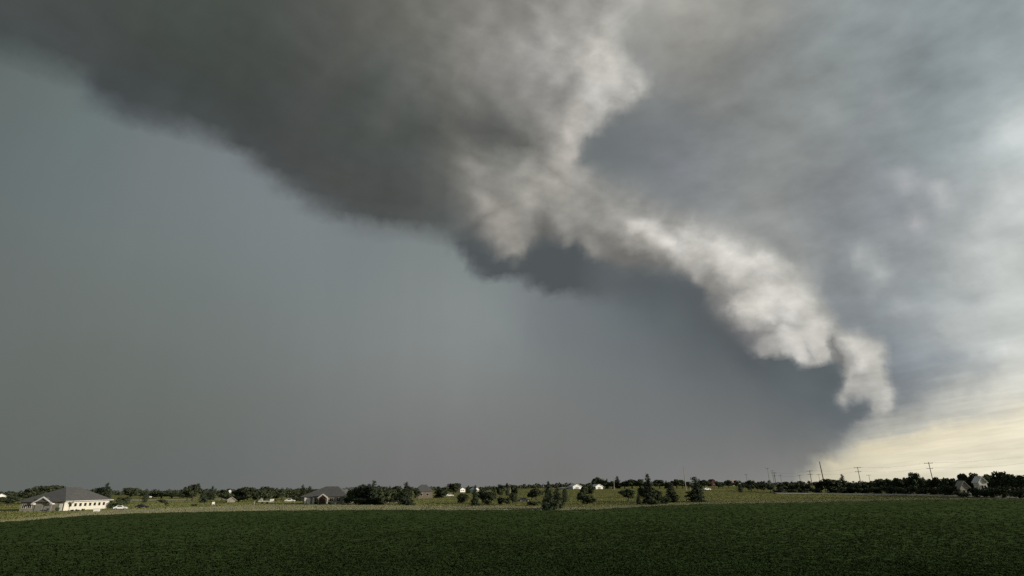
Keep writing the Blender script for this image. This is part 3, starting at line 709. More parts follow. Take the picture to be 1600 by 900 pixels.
CROWNS = {
 'round': [quads_mesh("crown", crown_round(10 + i), m_leaf) for i in range(6)],
 'lop': [quads_mesh("crown", crown_round(40 + i, 0.30), m_leaf) for i in range(2)],
 'cone': [quads_mesh("crown", crown_cone(60 + i), m_needle) for i in range(4)],
 'ragged': [quads_mesh("crown", crown_cone(70 + i, base=0.12, ragged=0.6), m_needle) for i in range(3)],
 'column': [quads_mesh("crown", crown_column(80 + i), m_needle) for i in range(2)],
 'bush': [quads_mesh("crown", crown_bush(90 + i), m_leaf) for i in range(4)],
 'sparse': [quads_mesh("crown", crown_sparse(100 + i), m_leaf) for i in range(2)],
}
TRUNKS = {k: [trunk_mesh(k, 5 + i) for i in range(2)] for k in CROWNS}
NAMES = {'round': 'leafy_tree', 'lop': 'leaning_tree', 'cone': 'conifer_tree', 'ragged': 'ragged_conifer_tree', 'column': 'column_tree', 'bush': 'bush', 'sparse': 'thin_tree'}
tree_n = 0
def tree(kind, px, base, top, width, label, group=None, back=0.0):
    """tree whose base, top and width are measured in photograph pixels; back moves it away from the viewer (metres)"""
    global tree_n
    p = ground_at(px, base)
    if back:
        r = math.hypot(p[0], p[1]); q = (r + back) / r
        p = np.array([p[0] * q, p[1] * q, 0]); p[2] = gz(p[0], p[1])
    h = z_at(p, top) - p[2]
    width *= {'round': 1.22, 'bush': 1.2}.get(kind, 1.08)
    w = abs(x_at(px + width / 2, p[1], p[2] + h / 2) - x_at(px - width / 2, p[1], p[2] + h / 2))
    t = thing(NAMES[kind], label, 'bush' if kind == 'bush' else 'tree', p, (tree_n * 2.399) % 6.283 if kind != 'lop' else 0.0, group)
    for nm, lst in (('trunk', TRUNKS), ('crown', CROWNS)):
        o = bpy.data.objects.new(nm, lst[kind][tree_n % len(lst[kind])]); link(o, t); o.scale = (w, w, h)
    tree_n += 1
    return t

ORD = ['nearest', 'second', 'third', 'fourth', 'fifth', 'sixth', 'seventh', 'eighth', 'ninth', 'tenth', 'eleventh', 'twelfth']
WORD = {'round': 'round tree', 'lop': 'lopsided tree', 'cone': 'pointed conifer', 'ragged': 'ragged conifer', 'column': 'column tree', 'bush': 'low bush', 'sparse': 'thin tree'}
def tree_row(side, mark, where, group, rows, back=0.0):
    """trees counted away from a landmark, so that each label points to one of them"""
    count = {}
    rows = sorted(rows, key=lambda q: q[1], reverse=(side == 'left'))
    for kind, px, base, top, width in rows:
        i = count.get(kind, 0); count[kind] = i + 1
        word = WORD[kind]
        lab = f"{ORD[i]} {word} {side} of {mark}, {where}" if i else f"{word} nearest {side} of {mark}, {where}"
        tree(kind, px, base, top, width, lab, group, back)

# ------------------------------------------------------------------ houses
def window_front(parent, x, y, z, w, h, bars=True):
    """window on a wall facing -y"""
    b = MB(); t = 0.07
    b.box(x - w / 2 - t, x + w / 2 + t, y - 0.06, y, z - t, z).box(x - w / 2 - t, x + w / 2 + t, y - 0.06, y, z + h, z + h + t)
    b.box(x - w / 2 - t, x - w / 2, y - 0.06, y, z, z + h).box(x + w / 2, x + w / 2 + t, y - 0.06, y, z, z + h)
    if bars: b.box(x - 0.025, x + 0.025, y - 0.05, y - 0.025, z, z + h)
    f = b.build("window", m_trim, parent)
    MB().box(x - w / 2, x + w / 2, y - 0.024, y - 0.004, z, z + h).build("pane", m_glass, f)
def window_side(parent, x, y, z, w, h, bars=True):
    """window on a wall facing +x"""
    b = MB(); t = 0.07
    b.box(x, x + 0.06, y - w / 2 - t, y + w / 2 + t, z - t, z).box(x, x + 0.06, y - w / 2 - t, y + w / 2 + t, z + h, z + h + t)
    b.box(x, x + 0.06, y - w / 2 - t, y - w / 2, z, z + h).box(x, x + 0.06, y + w / 2, y + w / 2 + t, z, z + h)
    if bars: b.box(x + 0.025, x + 0.05, y - 0.025, y + 0.025, z, z + h)
    f = b.build("window", m_trim, parent)
    MB().box(x + 0.004, x + 0.024, y - w / 2, y + w / 2, z, z + h).build("pane", m_glass, f)

# large hip-roofed house at the left: front faces the viewer, long lit side faces right
A = ground_at(97, 798.5)
W1 = A[0] - x_at(28, A[1], 0); L1 = 17.5
h1 = thing("hip_roof_house", "large cream house with grey hip roof and front gable, side wall lit by low sun", "house", (A[0], A[1], A[2]))
EV = z_at(A, 784)
wb = MB().box(-W1, -0.002, 0.25, 0.45, -0.5, EV).box(-W1, -W1 + 0.2, 0.45, L1, -0.5, EV).box(-W1, 0, L1, L1 + 0.2, -0.5, EV)
wb.build("front_wall", m_stone, h1)
MB().box(-0.2, 0, 0.25, L1, -0.5, EV).build("side_wall", m_cream, h1)["label"] = "long cream side wall lit by low sun"
RZ = z_at(A + np.array([0, 9.0, 0]), 761)
rf = MB().hip(-W1 - 0.7, 0.7, -0.5, L1 + 0.7, EV + 0.2, RZ, -W1 * 0.52, -W1 * 0.48, 7.5, L1 - 5.5).build("roof", m_shingle, h1)
gx = x_at(68, A[1], 2.0) - A[0]; gp = z_at(A, 775.5); gw = 2.25
MB().prism([(gx - gw, EV - 0.1), (gx + gw, EV - 0.1), (gx, gp - 0.25)], -0.35, 4.0).build("gable", m_shingle, h1)["label"] = "dark shingled front gable"
tr = MB()
for sx in (-1, 1):
    tr.prism([(gx + sx * (gw + 0.45), EV - 0.28), (gx, gp - 0.02), (gx, gp - 0.30), (gx + sx * (gw + 0.45), EV - 0.56)][::sx], -0.62, -0.36)
    tr.box(gx + sx * (gw + 0.2) - 0.35, gx + sx * (gw + 0.2) + 0.35, -0.58, 0.2, EV - 0.62, EV - 0.30)
tr.build("gable_trim", m_white, h1)
for k in range(2):
    x0 = gx - 2.2 + k * 2.3
    d = MB().box(x0, x0 + 2.05, 0.17, 0.247, 0.0, EV - 0.75).build("garage_door", m_grey, h1)
    for j in range(4):
        for i in range(3):
            zz0 = 0.08 + j * (EV - 0.85) / 4
            MB().box(x0 + 0.08 + i * 0.66, x0 + 0.64 + i * 0.66, 0.14, 0.168, zz0, zz0 + (EV - 0.85) / 4 - 0.1).build("panel", m_grey, d)
window_front(h1, -W1 + 1.0, 0.25, 0.75, 0.9, 1.0); window_front(h1, -W1 + 2.5, 0.25, 0.75, 0.9, 1.0)
MB().box(-1.25, -0.4, 0.19, 0.247, 0.0, 1.75).build("door", m_white, h1)
for k in range(8):
    window_side(h1, 0.0, 2.4 + k * 1.85, EV - 1.25, 0.95, 0.8, False)
for y0 in (1.0, L1 - 0.5): MB().box(0.003, 0.05, y0, y0 + 0.12, -0.4, EV - 0.1).build("corner_board", m_white, h1)
MB().box(0.7, 0.82, -0.5, L1 + 0.7, EV + 0.03, EV + 0.17).build("gutter", m_white, h1)

# house with an arched entrance
A = ground_at(506, 787.5)
q = lambda px: x_at(px, A[1], 1.5) - A[0]
h2 = thing("hip_roof_house", "grey-roofed single storey house with arched entrance gable and white garage door", "house", A)
EV = z_at(A, 776); RZ = z_at(A + np.array([0, 4.5, 0]), 760)
MB().box(q(473), q(541), 0, 9, -0.4, EV).build("wall", m_stone, h2)
rf = MB().hip(q(470), q(544), -0.6, 9.6, EV + 0.15, RZ, q(501), q(520), 4.5, 4.5).build("roof", m_shingle, h2)
gp = z_at(A, 771.5)
ax0, ax1 = q(499.5), q(513.0)
ga = MB().prism([(ax0, 0), (ax1, 0), (ax1, EV - 0.05), ((ax0 + ax1) / 2, gp - 0.2), (ax0, EV - 0.05)], -1.6, -0.02).build("entrance_gable", m_stone, h2)
tr = MB(); mxx = (ax0 + ax1) / 2
for sx in (-1, 1):
    e = ax1 + 0.3 if sx > 0 else ax0 - 0.3
    tr.prism([(e, EV - 0.35), (mxx, gp), (mxx, gp - 0.28), (e, EV - 0.63)][::sx], -1.85, -1.605)
tr.build("gable_trim", m_trim, ga)
cx0 = q(506); rw = (q(510.5) - q(501.5)) / 2
arch = [(cx0 - rw, 0.0), (cx0 + rw, 0.0)] + [(cx0 + rw * math.cos(t), 1.55 + rw * math.sin(t)) for t in np.linspace(0, math.pi, 9)]
MB().prism(arch, -1.66, -1.602).build("arched_door", m_darkdoor, h2)
d = MB().box(q(480.2), q(485.0), -0.10, -0.004, 0, EV - 0.35).build("garage_door", m_white, h2)
for j in range(4): MB().box(q(480.2) + 0.08, q(485.0) - 0.08, -0.13, -0.101, 0.06 + j * 0.48, 0.48 + j * 0.48).build("panel", m_white, d)
for px in (492.0, 517.5, 529.0): window_front(h2, q(px), 0, 0.75, 1.2, 1.1)
for px in (476, 489, 536): MB().box(q(px), q(px) + 0.5, -0.35, -0.004, 0, EV - 0.2).build("pillar", m_trim, h2)

def small_house(px, base, eave, ridge, wpx, name, label, wallm, roofm, depth=8.0, rz=0.0, kind='gable', cat='house', win=2):
    """gabled house or shed: gable end towards -y before turning, or hip roof"""
    p = ground_at(px, base)
    w = abs(x_at(px + wpx / 2, p[1], 2) - x_at(px - wpx / 2, p[1], 2))
    t = thing(name, label, cat, p, rz)
    ev = max(z_at(p, eave) - p[2], 0.6); rg = max(z_at(p, ridge) - p[2], ev + 0.3)
    if kind == 'gable':
        MB().prism([(-w / 2, -0.4), (w / 2, -0.4), (w / 2, ev), (0, rg), (-w / 2, ev)], 0, depth).build("wall", wallm, t)
        b = MB(); o = 0.35; sl = (rg - ev) / (w / 2)
        for sx in (-1, 1):
            b.prism([(0, rg + 0.03), (0, rg + 0.22), (sx * (w / 2 + o), ev - sl * o + 0.22), (sx * (w / 2 + o), ev - sl * o + 0.03)][::-sx], -0.35, depth + 0.35)
        b.build("roof", roofm, t)
    else:
        MB().box(-w / 2, w / 2, 0, depth, -0.4, ev).build("wall", wallm, t)
        MB().hip(-w / 2 - 0.5, w / 2 + 0.5, -0.5, depth + 0.5, ev + 0.18, rg, -w * 0.16, w * 0.16, depth / 2, depth / 2).build("roof", roofm, t)
    if win:
        for k in range(win):
            window_front(t, (k - (win - 1) / 2) * w / (win + 0.6), 0, ev * 0.38, min(1.1, w / (win + 2)), ev * 0.36, False)
    else:
        MB().box(-w * 0.18, w * 0.18, -0.07, -0.004, 0, ev * 0.8).build("door", m_grey, t)
    return t

RT = R(38)
small_house(663, 778.5, 768, 757, 25, "brick_house", "pinkish brick house with brown-grey roof half hidden by trees left of centre", m_brickwall, m_shingle, 9, R(15), 'hip')
small_house(902, 764.2, 760.2, 756.8, 15, "metal_shed", "wide white metal shed with low gable roof, left of the pair on the meadow edge", m_whitemetal, m_whitemetal, 5, R(24), win=0, cat='shed')
small_house(936.5, 764.2, 760.2, 757.0, 13, "metal_shed", "white metal shed with low gable roof, right of the pair on the meadow edge", m_whitemetal, m_whitemetal, 5, R(24), win=0, cat='shed')
small_house(886, 764.4, 763.0, 762.0, 13, "metal_shed", "very low white shed roof just left of the white metal sheds", m_whitemetal, m_whitemetal, 5, R(24), win=0, cat='shed')
small_house(1, 780, 775.5, 772, 12, "metal_shed", "white shed cut by the left edge of the photo above dark trees", m_whitemetal, m_whitemetal, 9, R(45), win=0, cat='shed')
small_house(237, 777, 773.5, 771, 6, "white_house", "tiny white house showing among low trees behind the pale lane", m_white, m_shingle, 8, RT)
small_house(358, 778, 768.2, 765, 7, "white_house", "white house gable between treetops, left of two bright roofs", m_white, m_shingle, 8, RT)
small_house(365.5, 777, 771.5, 767.3, 8, "white_house", "brightest sunlit white house wall among trees left of the arched-entrance house", m_white, m_whitemetal, 8, RT)
small_house(381, 777, 770.5, 766.5, 8, "white_house", "white house wall framed by dark trees, right of the brightest one", m_white, m_whitemetal, 8, RT)
small_house(361, 785, 781, 777, 11, "tan_shed", "small tan gabled shed low on the grass below the white houses", m_stone, m_beige, 5, R(25), win=0, cat='shed')
small_house(422, 776, 772, 769, 5, "white_house", "small pale house peeping between two tree masses left of the arched-entrance house", m_white, m_beige, 8, RT)
small_house(723, 769, 764.4, 762, 9, "white_house", "pale roofed house behind the dark tree near the centre left", m_white, m_beige, 9, RT)
small_house(745.5, 769, 764.8, 762.2, 7, "white_house", "bright white gable behind pointed conifers near the centre", m_white, m_whitemetal, 9, RT)
small_house(549, 771, 764.5, 761.5, 24, "grey_house", "wide grey roof behind the arched-entrance house and the conifer clump", m_stone, m_shingle, 12, R(10), 'hip')
small_house(1108.5, 759, 754.0, 751.3, 6.5, "white_house", "bright white house beside the red barn in the far treeline", m_white, m_whitemetal, 9, RT)
small_house(1116, 760, 753.0, 749.0, 8, "red_barn", "dark red barn beside the bright white house in the far treeline", m_red, m_red, 10, R(10), cat='barn', win=1)
small_house(1511, 774.9, 762.5, 752, 14, "beige_house", "beige steep-roofed house among dark trees right of the largest wooden pole", m_beige, m_beige, 3.0, R(-8))
small_house(1541, 775.2, 752.5, 745, 11, "white_house", "tall white house wall above dark trees near the right edge", m_white, m_whitemetal, 3.0, R(-8))
small_house(1602, 770, 756, 750, 8, "pale_house", "pale house cut by the right edge among dark trees", m_stone, m_shingle, 8, RT)
small_house(1443, 768, 757, 752, 8, "grey_house", "small grey house hidden in dark trees just left of the wooden pole", m_grey, m_shingle, 8, RT)
small_house(1470, 768, 755.5, 750.5, 14, "grey_house", "small grey roofed house hidden in dark trees just right of the wooden pole", m_grey, m_shingle, 8, RT)

# ------------------------------------------------------------------ vehicles and yard things
def car(px, base, m, label, rz=0.0, size=1.0, van=False, name="parked_car", cat="car"):
    p = ground_at(px, base); t = thing(name, label, cat, p, rz)
    L, Wd = 4.5 * size, 1.8 * size
    if van: out = [(-L / 2, .35), (L / 2, .35), (L / 2, .95), (L * .40, 1.1), (L * .27, 1.95), (-L * .48, 2.0), (-L / 2, 1.6)]
    else: out = [(-L / 2, .35), (L / 2, .35), (L / 2, .75), (L * .44, .88), (L * .22, .95), (L * .08, 1.45), (-L * .22, 1.48), (-L * .40, .98), (-L / 2, .90)]
    out = [(a, b * size) for a, b in out]
    MB().prism(out, -Wd / 2, Wd / 2).build("body", m, t)
    wz = (1.12 if not van else 1.3) * size
    for sy in (-1, 1):
        y0, y1 = sorted((sy * (Wd / 2 + 0.004), sy * (Wd / 2 + 0.02)))
        g = [(-L * .25, 0.98 * size), (L * .15, 0.98 * size), (L * .055, 1.38 * size), (-L * .2, 1.40 * size)] if not van else [(L * .02, 1.15 * size), (L * .30, 1.15 * size), (L * .23, 1.75 * size), (L * .02, 1.78 * size)]
        MB().prism(g, y0, y1).build("window", m_glass, t)
        for sx in (-1, 1):
            wl = MB().tube([(sx * L * .31, sy * Wd / 2 - 0.11, .33 * size), (sx * L * .31, sy * Wd / 2 + 0.11, .33 * size)], .33 * size, 12).build("wheel", m_black, t)
            MB().tube([(sx * L * .31, sy * Wd / 2 + sy * 0.111, .33 * size), (sx * L * .31, sy * Wd / 2 + sy * 0.125, .33 * size)], .2 * size, 10).build("rim", m_metal, wl)
    for sy in (-1, 1): MB().box(L / 2 + .003, L / 2 + .03, sy * Wd * .33 - .16, sy * Wd * .33 + .16, .6 * size, .74 * size).build("headlight", m_glass, t)
    return t
car(188, 796.2, m_whitepaint, "white car parked at the right end of the large cream house", R(25), 0.72)
car(221.5, 794.0, m_darkpaint, "dark car parked alone on the pale driveway right of the large cream house", R(5), 0.72)
car(453, 784.5, m_whitepaint, "white car parked left of the arched-entrance house", R(12), 0.85)
car(702.5, 775.8, m_whitepaint, "white car parked on the grass right of the brick house", R(20), 0.95)
car(1104.5, 766.3, m_whitepaint, "small white car standing below the white house and red barn", R(20), 0.85)
car(613, 786.5, m_darkpaint, "dark car parked under the trees right of the large conifer clump", R(8), 0.9)
car(818.5, 784.0, m_darkpaint, "dark car parked on the meadow left of the tallest front conifer", R(14), 0.85)

p = ground_at(150.5, 800.0); t = thing("utility_box", "white utility box standing in front of the lit cream side wall", "box", p, R(20))
MB().box(-.6, .6, -.4, .4, 0, .75).build("body", m_white, t); MB().box(-.66, .66, -.46, .46, .75, .83).build("lid", m_white, t)
p = ground_at(333, 789.5); t = thing("sign_board", "small white sign board standing on the dry grass", "sign", p, R(30))
MB().box(-.42, .42, -.03, .03, .35, 1.05).build("board", m_white, t); MB().box(-.36, -.28, -.02, .02, -.2, .35).build("leg", m_trim, t); MB().box(.28, .36, -.02, .02, -.2, .35).build("leg", m_trim, t)
p = ground_at(416, 787.5); t = thing("utility_trailer", "white open trailer with a tall white end box on the lawn", "trailer", p, R(12))
MB().box(-2.6, 1.2, -.8, .8, .85, 1.0).build("deck", m_white, t); MB().box(1.21, 2.2, -.85, .85, .35, 1.55).build("end_box", m_white, t); MB().prism([(-2.6, 1.0), (-1.2, 1.0), (-1.7, 1.9)], -.75, .75).build("ramp", m_grey, t)
for sx in (-1.2, 0.4): MB().tube([(sx, -.95, .35), (sx, -.8, .35)], .34, 10).build("wheel", m_black, t)
p = ground_at(522, 787.5); t = thing("stone_bench", "low pale bench in front of the arched-entrance house", "bench", p + np.array([0, -1.2, 0]), 0)
MB().box(-.9, .9, -.2, .2, .38, .46).build("seat", m_trim, t)
for sx in (-1, 1): MB().box(sx * .65 - .1, sx * .65 + .1, -.17, .17, 0, .38).build("leg", m_trim, t)

# red and white roadside sign on a post
p = ground_at(1147, 761.5); t = thing("roadside_sign", "red roadside sign over a white panel on a tall post in the treeline", "sign", p, R(30))
z1, z2, z3, z4 = (z_at(p, v) - p[2] for v in (758.5, 755.3, 753.5, 749.0))
MB().tube([(0, .12, -.3), (0, .12, z4)], .1, 8).build("post", m_metal, t)
MB().box(-1.0, 1.0, -.1, .1, z1, z2).build("white_panel", m_white, t); MB().box(-1.4, 1.4, -.11, .11, z3, z4).build("red_panel", m_signred, t)

# ------------------------------------------------------------------ poles and wires
def pole(px, base, top, label, arms=((0.3, 1.6),), m=None, rad=0.17, rz=R(-62), group=None, lean=0.0, name="utility_pole", back=0.0):
    p = ground_at(px, base)
    if back:
        r = math.hypot(p[0], p[1]); p = p * np.array([(r + back) / r, (r + back) / r, 0]); p[2] = gz(p[0], p[1])
    h = z_at(p, top) - p[2]; t = thing(name, label, "pole", p, rz, group)
    MB().tube([(0, 0, -0.5), (lean * 0.5, 0, h * 0.5), (lean, 0, h)], [rad, rad * 0.85, rad * 0.65], 8).build("post", m or m_pole, t)
    tips = []
    for dz, half in arms:
        z = h - dz * h / 14
        a = MB().box(lean - half, lean + half, -0.08 - rad, -0.02 - rad * .6, z - 0.07, z + 0.07).build("crossarm", m or m_pole, t)
        for sx in (-1, 1):
            MB().tube([(lean + sx * half * .9, -0.13, z + .07), (lean + sx * half * .9, -0.13, z + .30)], [.06, .04], 6).build("insulator", m_ceramic, a)
            c, s_ = math.cos(rz), math.sin(rz); lx, ly = lean + sx * half * .9, -0.13
            tips.append((p[0] + lx * c - ly * s_, p[1] + lx * s_ + ly * c, p[2] + z + .3))
    return tips
GP = "wooden poles of the line along the road"
t_out = pole(1668, 776, 705, "nearest wooden pole of the roadside line, just beyond the right edge", ((0.5, 1.5), (2.8, 1.1)), group=GP)
t_a = pole(1463, 772.8, 722, "tall wooden pole with crossarms at the right, largest pole against the cream sky", ((0.5, 1.5), (2.8, 1.1)), group=GP)
t_b = pole(1348, 770.5, 729.5, "wooden pole with crossarms left of the largest pole, against the cream sky", ((0.4, 1.6), (2.6, 1.3)), group=GP)
t_c = pole(1271, 769.5, 735, "pale-footed wooden pole just left of the tall dark bare pole", ((0.4, 1.5), (2.6, 1.2)), group=GP)
t_d = pole(1214, 767.5, 738, "farthest pale-footed wooden pole among low dark trees, left of its row", ((0.4, 1.5), (2.6, 1.2)), m_pole, group=GP)
pole(1291, 769.5, 721, "tall dark bare pole leaning over the dark bushes, without crossarms", (), rad=0.26, lean=-0.6, name="bare_pole")
pole(1253, 766, 742, "thin distant pole right of the faint pole row, between low treetops", ((0.3, 1.4),), rad=.14, back=60)
pole(1283.5, 766, 741, "thin distant pole just left of the tall dark bare pole", ((0.3, 1.4),), rad=.14, back=60)
pole(1362.5, 767, 742, "short distant pole just right of the second largest wooden pole", ((0.3, 1.4),), rad=.14, back=50)
pole(1204, 764, 731, "faint thin pole, left of the far pair against the grey sky", ((0.3, 1.5),), rad=.13, back=60)
pole(1211, 764, 735, "faint thin pole, right of the far pair against the grey sky", ((0.3, 1.5),), rad=.13, back=80)
pole(1223, 765, 742, "shortest faint pole in the far row of grey poles", ((0.3, 1.4),), rad=.13, back=80)
pole(1169, 764, 741, "faint far pole between two small dark trees", ((0.3, 1.4),), rad=.12, back=90)
pole(1072, 766, 729, "tallest pale bare pole behind the meadow, near the dark front conifer", (), m_palepole, .2, name="bare_pole")
pole(1079, 765.5, 752, "short pale post, left of two beside the dark front conifer", (), m_palepole, .13, name="bare_pole")
pole(1083.5, 765.5, 751, "short pale post, right of two beside the dark front conifer", (), m_palepole, .13, name="bare_pole")
pole(960, 765.5, 747, "thin pale pole against dark trees right of the white metal sheds", (), m_palepole, .16, name="bare_pole")
pole(797, 774, 754, "pale pole beside the narrow dark column tree near the centre", (), m_palepole, .16, name="bare_pole")
pole(397, 788.5, 783, "short grey post on the dry grass left of the white trailer", (), m_metal, .1, name="bare_pole")

def wires(a, b, label, n=4, sag=0.9):
    m = MB()
    for i in range(min(n, len(a), len(b))):
        P0, P1 = np.array(a[i]), np.array(b[i])
        m.tube([P0 + (P1 - P0) * s - np.array([0, 0, 4 * sag * s * (1 - s)]) for s in np.linspace(0, 1, 13)], 0.008, 5)
    o = m.build("power_line", m_wire); tag(o, label, "wire", "power lines strung between the roadside poles")
wires(t_out, t_a, "power line wires running from the largest pole off the right edge")
wires(t_a, t_b, "power line wires between the largest wooden pole and the next pole left")
wires(t_b, t_c, "power line wires crossing behind the tall dark bare pole")
wires(t_c, t_d, "power line wires between the two pale-footed wooden poles")

# ------------------------------------------------------------------ trees in view
G1 = "trees and bushes around the large cream house"
tree('round', 12, 790, 774, 36, "dark bushy tree at the far left edge below the white shed", G1)
tree('round', 48, 789, 762, 36, "dark round tree behind the left slope of the big grey roof", G1, 25)
tree('round', 70, 788, 758.5, 44, "largest dark round tree crown behind the big grey roof", G1, 30)
tree('round', 92, 788, 761, 30, "dark round tree just left of the big roof ridge", G1, 32)
tree('lop', 150, 787, 760, 30, "dark tree crown just right of the big roof ridge", G1, 20)
tree('ragged', 162, 787, 755, 22, "dark pointed tree rising above the right slope of the big roof", G1, 20)
tree('bush', 182, 794.5, 780, 24, "dense dark shrub at the right corner of the cream house", G1)
tree('bush', 193, 789, 774, 20, "smaller dark shrub behind the white car by the cream house", G1, 10)
tree('sparse', 107, 799, 781, 9, "small reddish-dark shrub tree at the lit corner of the cream house", G1)
for i, (px, b_) in enumerate(((112, 799.6), (120, 799.0), (129, 798.4))):
    tree('bush', px, b_, b_ - 4.2, 5, ("low shrub nearest the corner at the foot of the lit cream wall", "middle low shrub of three at the foot of the lit cream wall", "low shrub farthest from the corner at the foot of the lit cream wall")[i], G1)
tree('bush', 40, 797, 788, 12, "dark shrub in front of the shaded stone wall, left of the garage doors", G1)
tree('bush', 89, 799.5, 791, 6, "small dark shrub at the wall between garage doors and lit corner", G1)

G2 = "low trees behind the pale lane"
tree_row('right', "the cream house", "behind the pale lane", G2, [('round', 203, 779, 762, 28), ('round', 219, 778, 766, 24), ('round', 238, 779, 768, 26), ('round', 252, 779, 766.5, 26), ('round', 268, 779, 769, 26), ('round', 281, 779, 770, 26)], 12)
tree('column', 226, 786, 767, 8, "dark conifer-like column tree standing in front of the pale lane", G2)
tree('bush', 254, 785.5, 779, 14, "dark low bush in front of the pale lane", G2)
tree('sparse', 259, 795.5, 782, 13, "young thin tree on the grass in front of the pale lane", G2)
tree('bush', 303, 791, 787, 10, "yellowish low bush on the dry grass", G2)
tree('lop', 300, 783, 754.5, 28, "tall lopsided dark tree rising above its neighbours at the left", G2, 10)
tree('round', 292, 783, 765, 20, "rounded tree at the left foot of the tall lopsided tree", G2, 8)
tree('cone', 316, 785.5, 764.5, 14, "pointed dark conifer right of the tall lopsided tree", G2)
tree('cone', 329.5, 781, 759.5, 14, "taller pointed conifer right of the tall lopsided tree, farther back", G2)
tree('round', 322, 781, 769, 18, "low round tree between the two pointed conifers at the left", G2, 10)
G3 = "trees between the lopsided tree and the arched-entrance house"
tree_row('right', "the white house gable", "left half of the picture", G3, [('round', 346, 783, 764, 20), ('round', 354, 784, 769, 20), ('round', 372, 782, 762.5, 26), ('round', 386, 782, 761, 24)], 6)
tree('round', 373, 784, 774, 34, "low wide tree beneath the sunlit white houses", G3)
tree_row('left', "the white trailer", "on the lawn edge", G3, [('round', 402, 786, 764, 26), ('round', 413, 784, 759.5, 28)])
tree_row('right', "the white trailer", "before the arched-entrance house", G3, [('round', 431, 783, 768, 22), ('round', 440, 782, 764, 24), ('round', 453, 781.5, 766, 24), ('cone', 471, 783, 757.5, 13), ('cone', 482, 781, 759.5, 16), ('bush', 463, 784, 776, 22)], 8)
tree('cone', 490, 781, 765, 14, "small conifer behind the left roof slope of the arched-entrance house", G3, 25)
tree('bush', 494, 788, 783.5, 6, "small clipped shrub left of the arched door", G3)
tree('bush', 514.5, 788, 784, 6, "small clipped shrub right of the arched door", G3)
G4 = "clump of large trees right of the arched-entrance house"
tree_row('right', "the arched-entrance house", "in the large clump", G4, [('bush', 545, 787, 771, 22), ('round', 556, 788, 762, 28), ('round', 566, 788, 755, 30), ('cone', 575, 788, 756, 26), ('round', 588, 788, 757, 30), ('cone', 582, 788.5, 750.5, 20), ('round', 600, 787, 759, 26), ('bush', 565, 788.5, 776, 30), ('bush', 593, 788.5, 775, 34)])
tree_row('right', "the large conifer clump", "before the dark broad conifer", G4, [('sparse', 612, 785, 756, 16), ('round', 619, 785, 758, 22)])
tree('cone', 634, 789, 753.5, 28, "dark broad conifer standing alone left of the brick house", G4)
tree('round', 627, 788, 768, 22, "round tree at the foot of the dark broad conifer", G4)
tree('bush', 641, 790, 783, 16, "dark bush on the meadow below the dark broad conifer", G4)
G5 = "scattered trees near the centre of the picture"
tree('round', 652, 781, 763, 12, "slim leafy tree at the left wall of the brick house", G5)
tree('cone', 685, 778, 760, 18, "dark conifer just right of the brick house", G5)
tree('round', 693, 778, 764, 16, "leafy tree just right of the dark conifer by the brick house", G5)
tree('round', 709, 773, 755, 24, "tall full leafy tree behind the white car", G5)
tree('cone', 731.5, 771, 760.5, 9, "small dark conifer in front of the pale roofed house", G5)
tree('bush', 722, 786, 769, 24, "large dark bush in front of the pale roofed house", G5)
tree('ragged', 742, 791, 758.5, 16, "ragged conifer with low boughs near the centre, left of the bushes", G5)
tree_row('right', "the ragged centre conifer", "left of the narrow column tree", G5, [('round', 754, 787, 763, 18), ('ragged', 758, 786, 759.5, 12), ('round', 768, 787, 767, 20), ('sparse', 772, 783, 757, 16), ('round', 781, 780, 755.5, 18), ('bush', 762, 789, 780, 16), ('bush', 782, 788, 776, 14)])
tree('column', 792.5, 775, 755, 6.5, "narrow dark column tree beside the pale pole near the centre", G5)
tree('round', 804, 776, 758, 16, "leafy tree just right of the pale centre pole", G5)
tree('bush', 792, 788.5, 775, 14, "dark round bush below the narrow column tree", G5)
tree('round', 801, 788, 769, 14, "low yellow-green leafy tree left of the dark parked car", G5)
tree('round', 838, 781.5, 762, 22, "round dark tree left of the tallest front conifer", G5)
tree('round', 831, 781, 767, 14, "smaller dark tree tucked left of the round dark tree", G5)
tree('bush', 834, 790, 782, 26, "pale low bush left of the tallest front conifer", G5)
G6 = "front conifers at the edge of the crop field"
tree('cone', 858, 796, 752.5, 22, "tallest front conifer at the edge of the crop field", G6)
tree('cone', 871, 795.5, 758, 20, "second front conifer leaning against the tallest one", G6)
tree('bush', 862, 797, 778, 28, "dark bushy base at the foot of the two front conifers", G6)
tree('column', 883, 785.5, 764, 10, "narrow dark tree just right of the two front conifers", G6)
G7 = "trees in front of the white metal sheds"
tree('round', 913, 780, 757, 12, "dark tree between the two white metal sheds", G7)
tree('round', 908, 787, 768, 14, "leafy tree in front of the left white metal shed", G7)
tree('round', 924, 776, 758, 16, "dark leafy tree left edge of the right white metal shed", G7)
tree('bush', 918, 788, 771, 22, "bush with a pale trunk gap in front of the white metal sheds", G7)
tree('round', 926, 788, 778, 14, "low dark round tree below the right white metal shed", G7)
G8 = "front trees right of the yellow meadow"
tree('round', 982, 783, 763, 24, "round dark tree right of the yellow meadow", G8)
tree('round', 975, 777, 765, 16, "smaller leafy tree at the left side of the round dark tree by the yellow meadow", G8)
tree('cone', 998.5, 788.5, 768.5, 9, "small dark conifer left of the tall ragged conifer", G8)
tree('ragged', 1015, 787.5, 740.5, 25, "tall ragged conifer towering over the meadow trees", G8)
tree('round', 1007, 784, 757, 18, "leafy tree leaning against the tall ragged conifer's left side", G8)
tree('round', 1027, 786, 765, 18, "leafy tree at the right foot of the tall ragged conifer", G8)
tree('cone', 1050, 785, 755, 24, "broad conifer between the tall ragged one and the dark front conifer", G8)
tree('bush', 1037, 788, 774, 22, "dark bush between two tall conifers", G8)
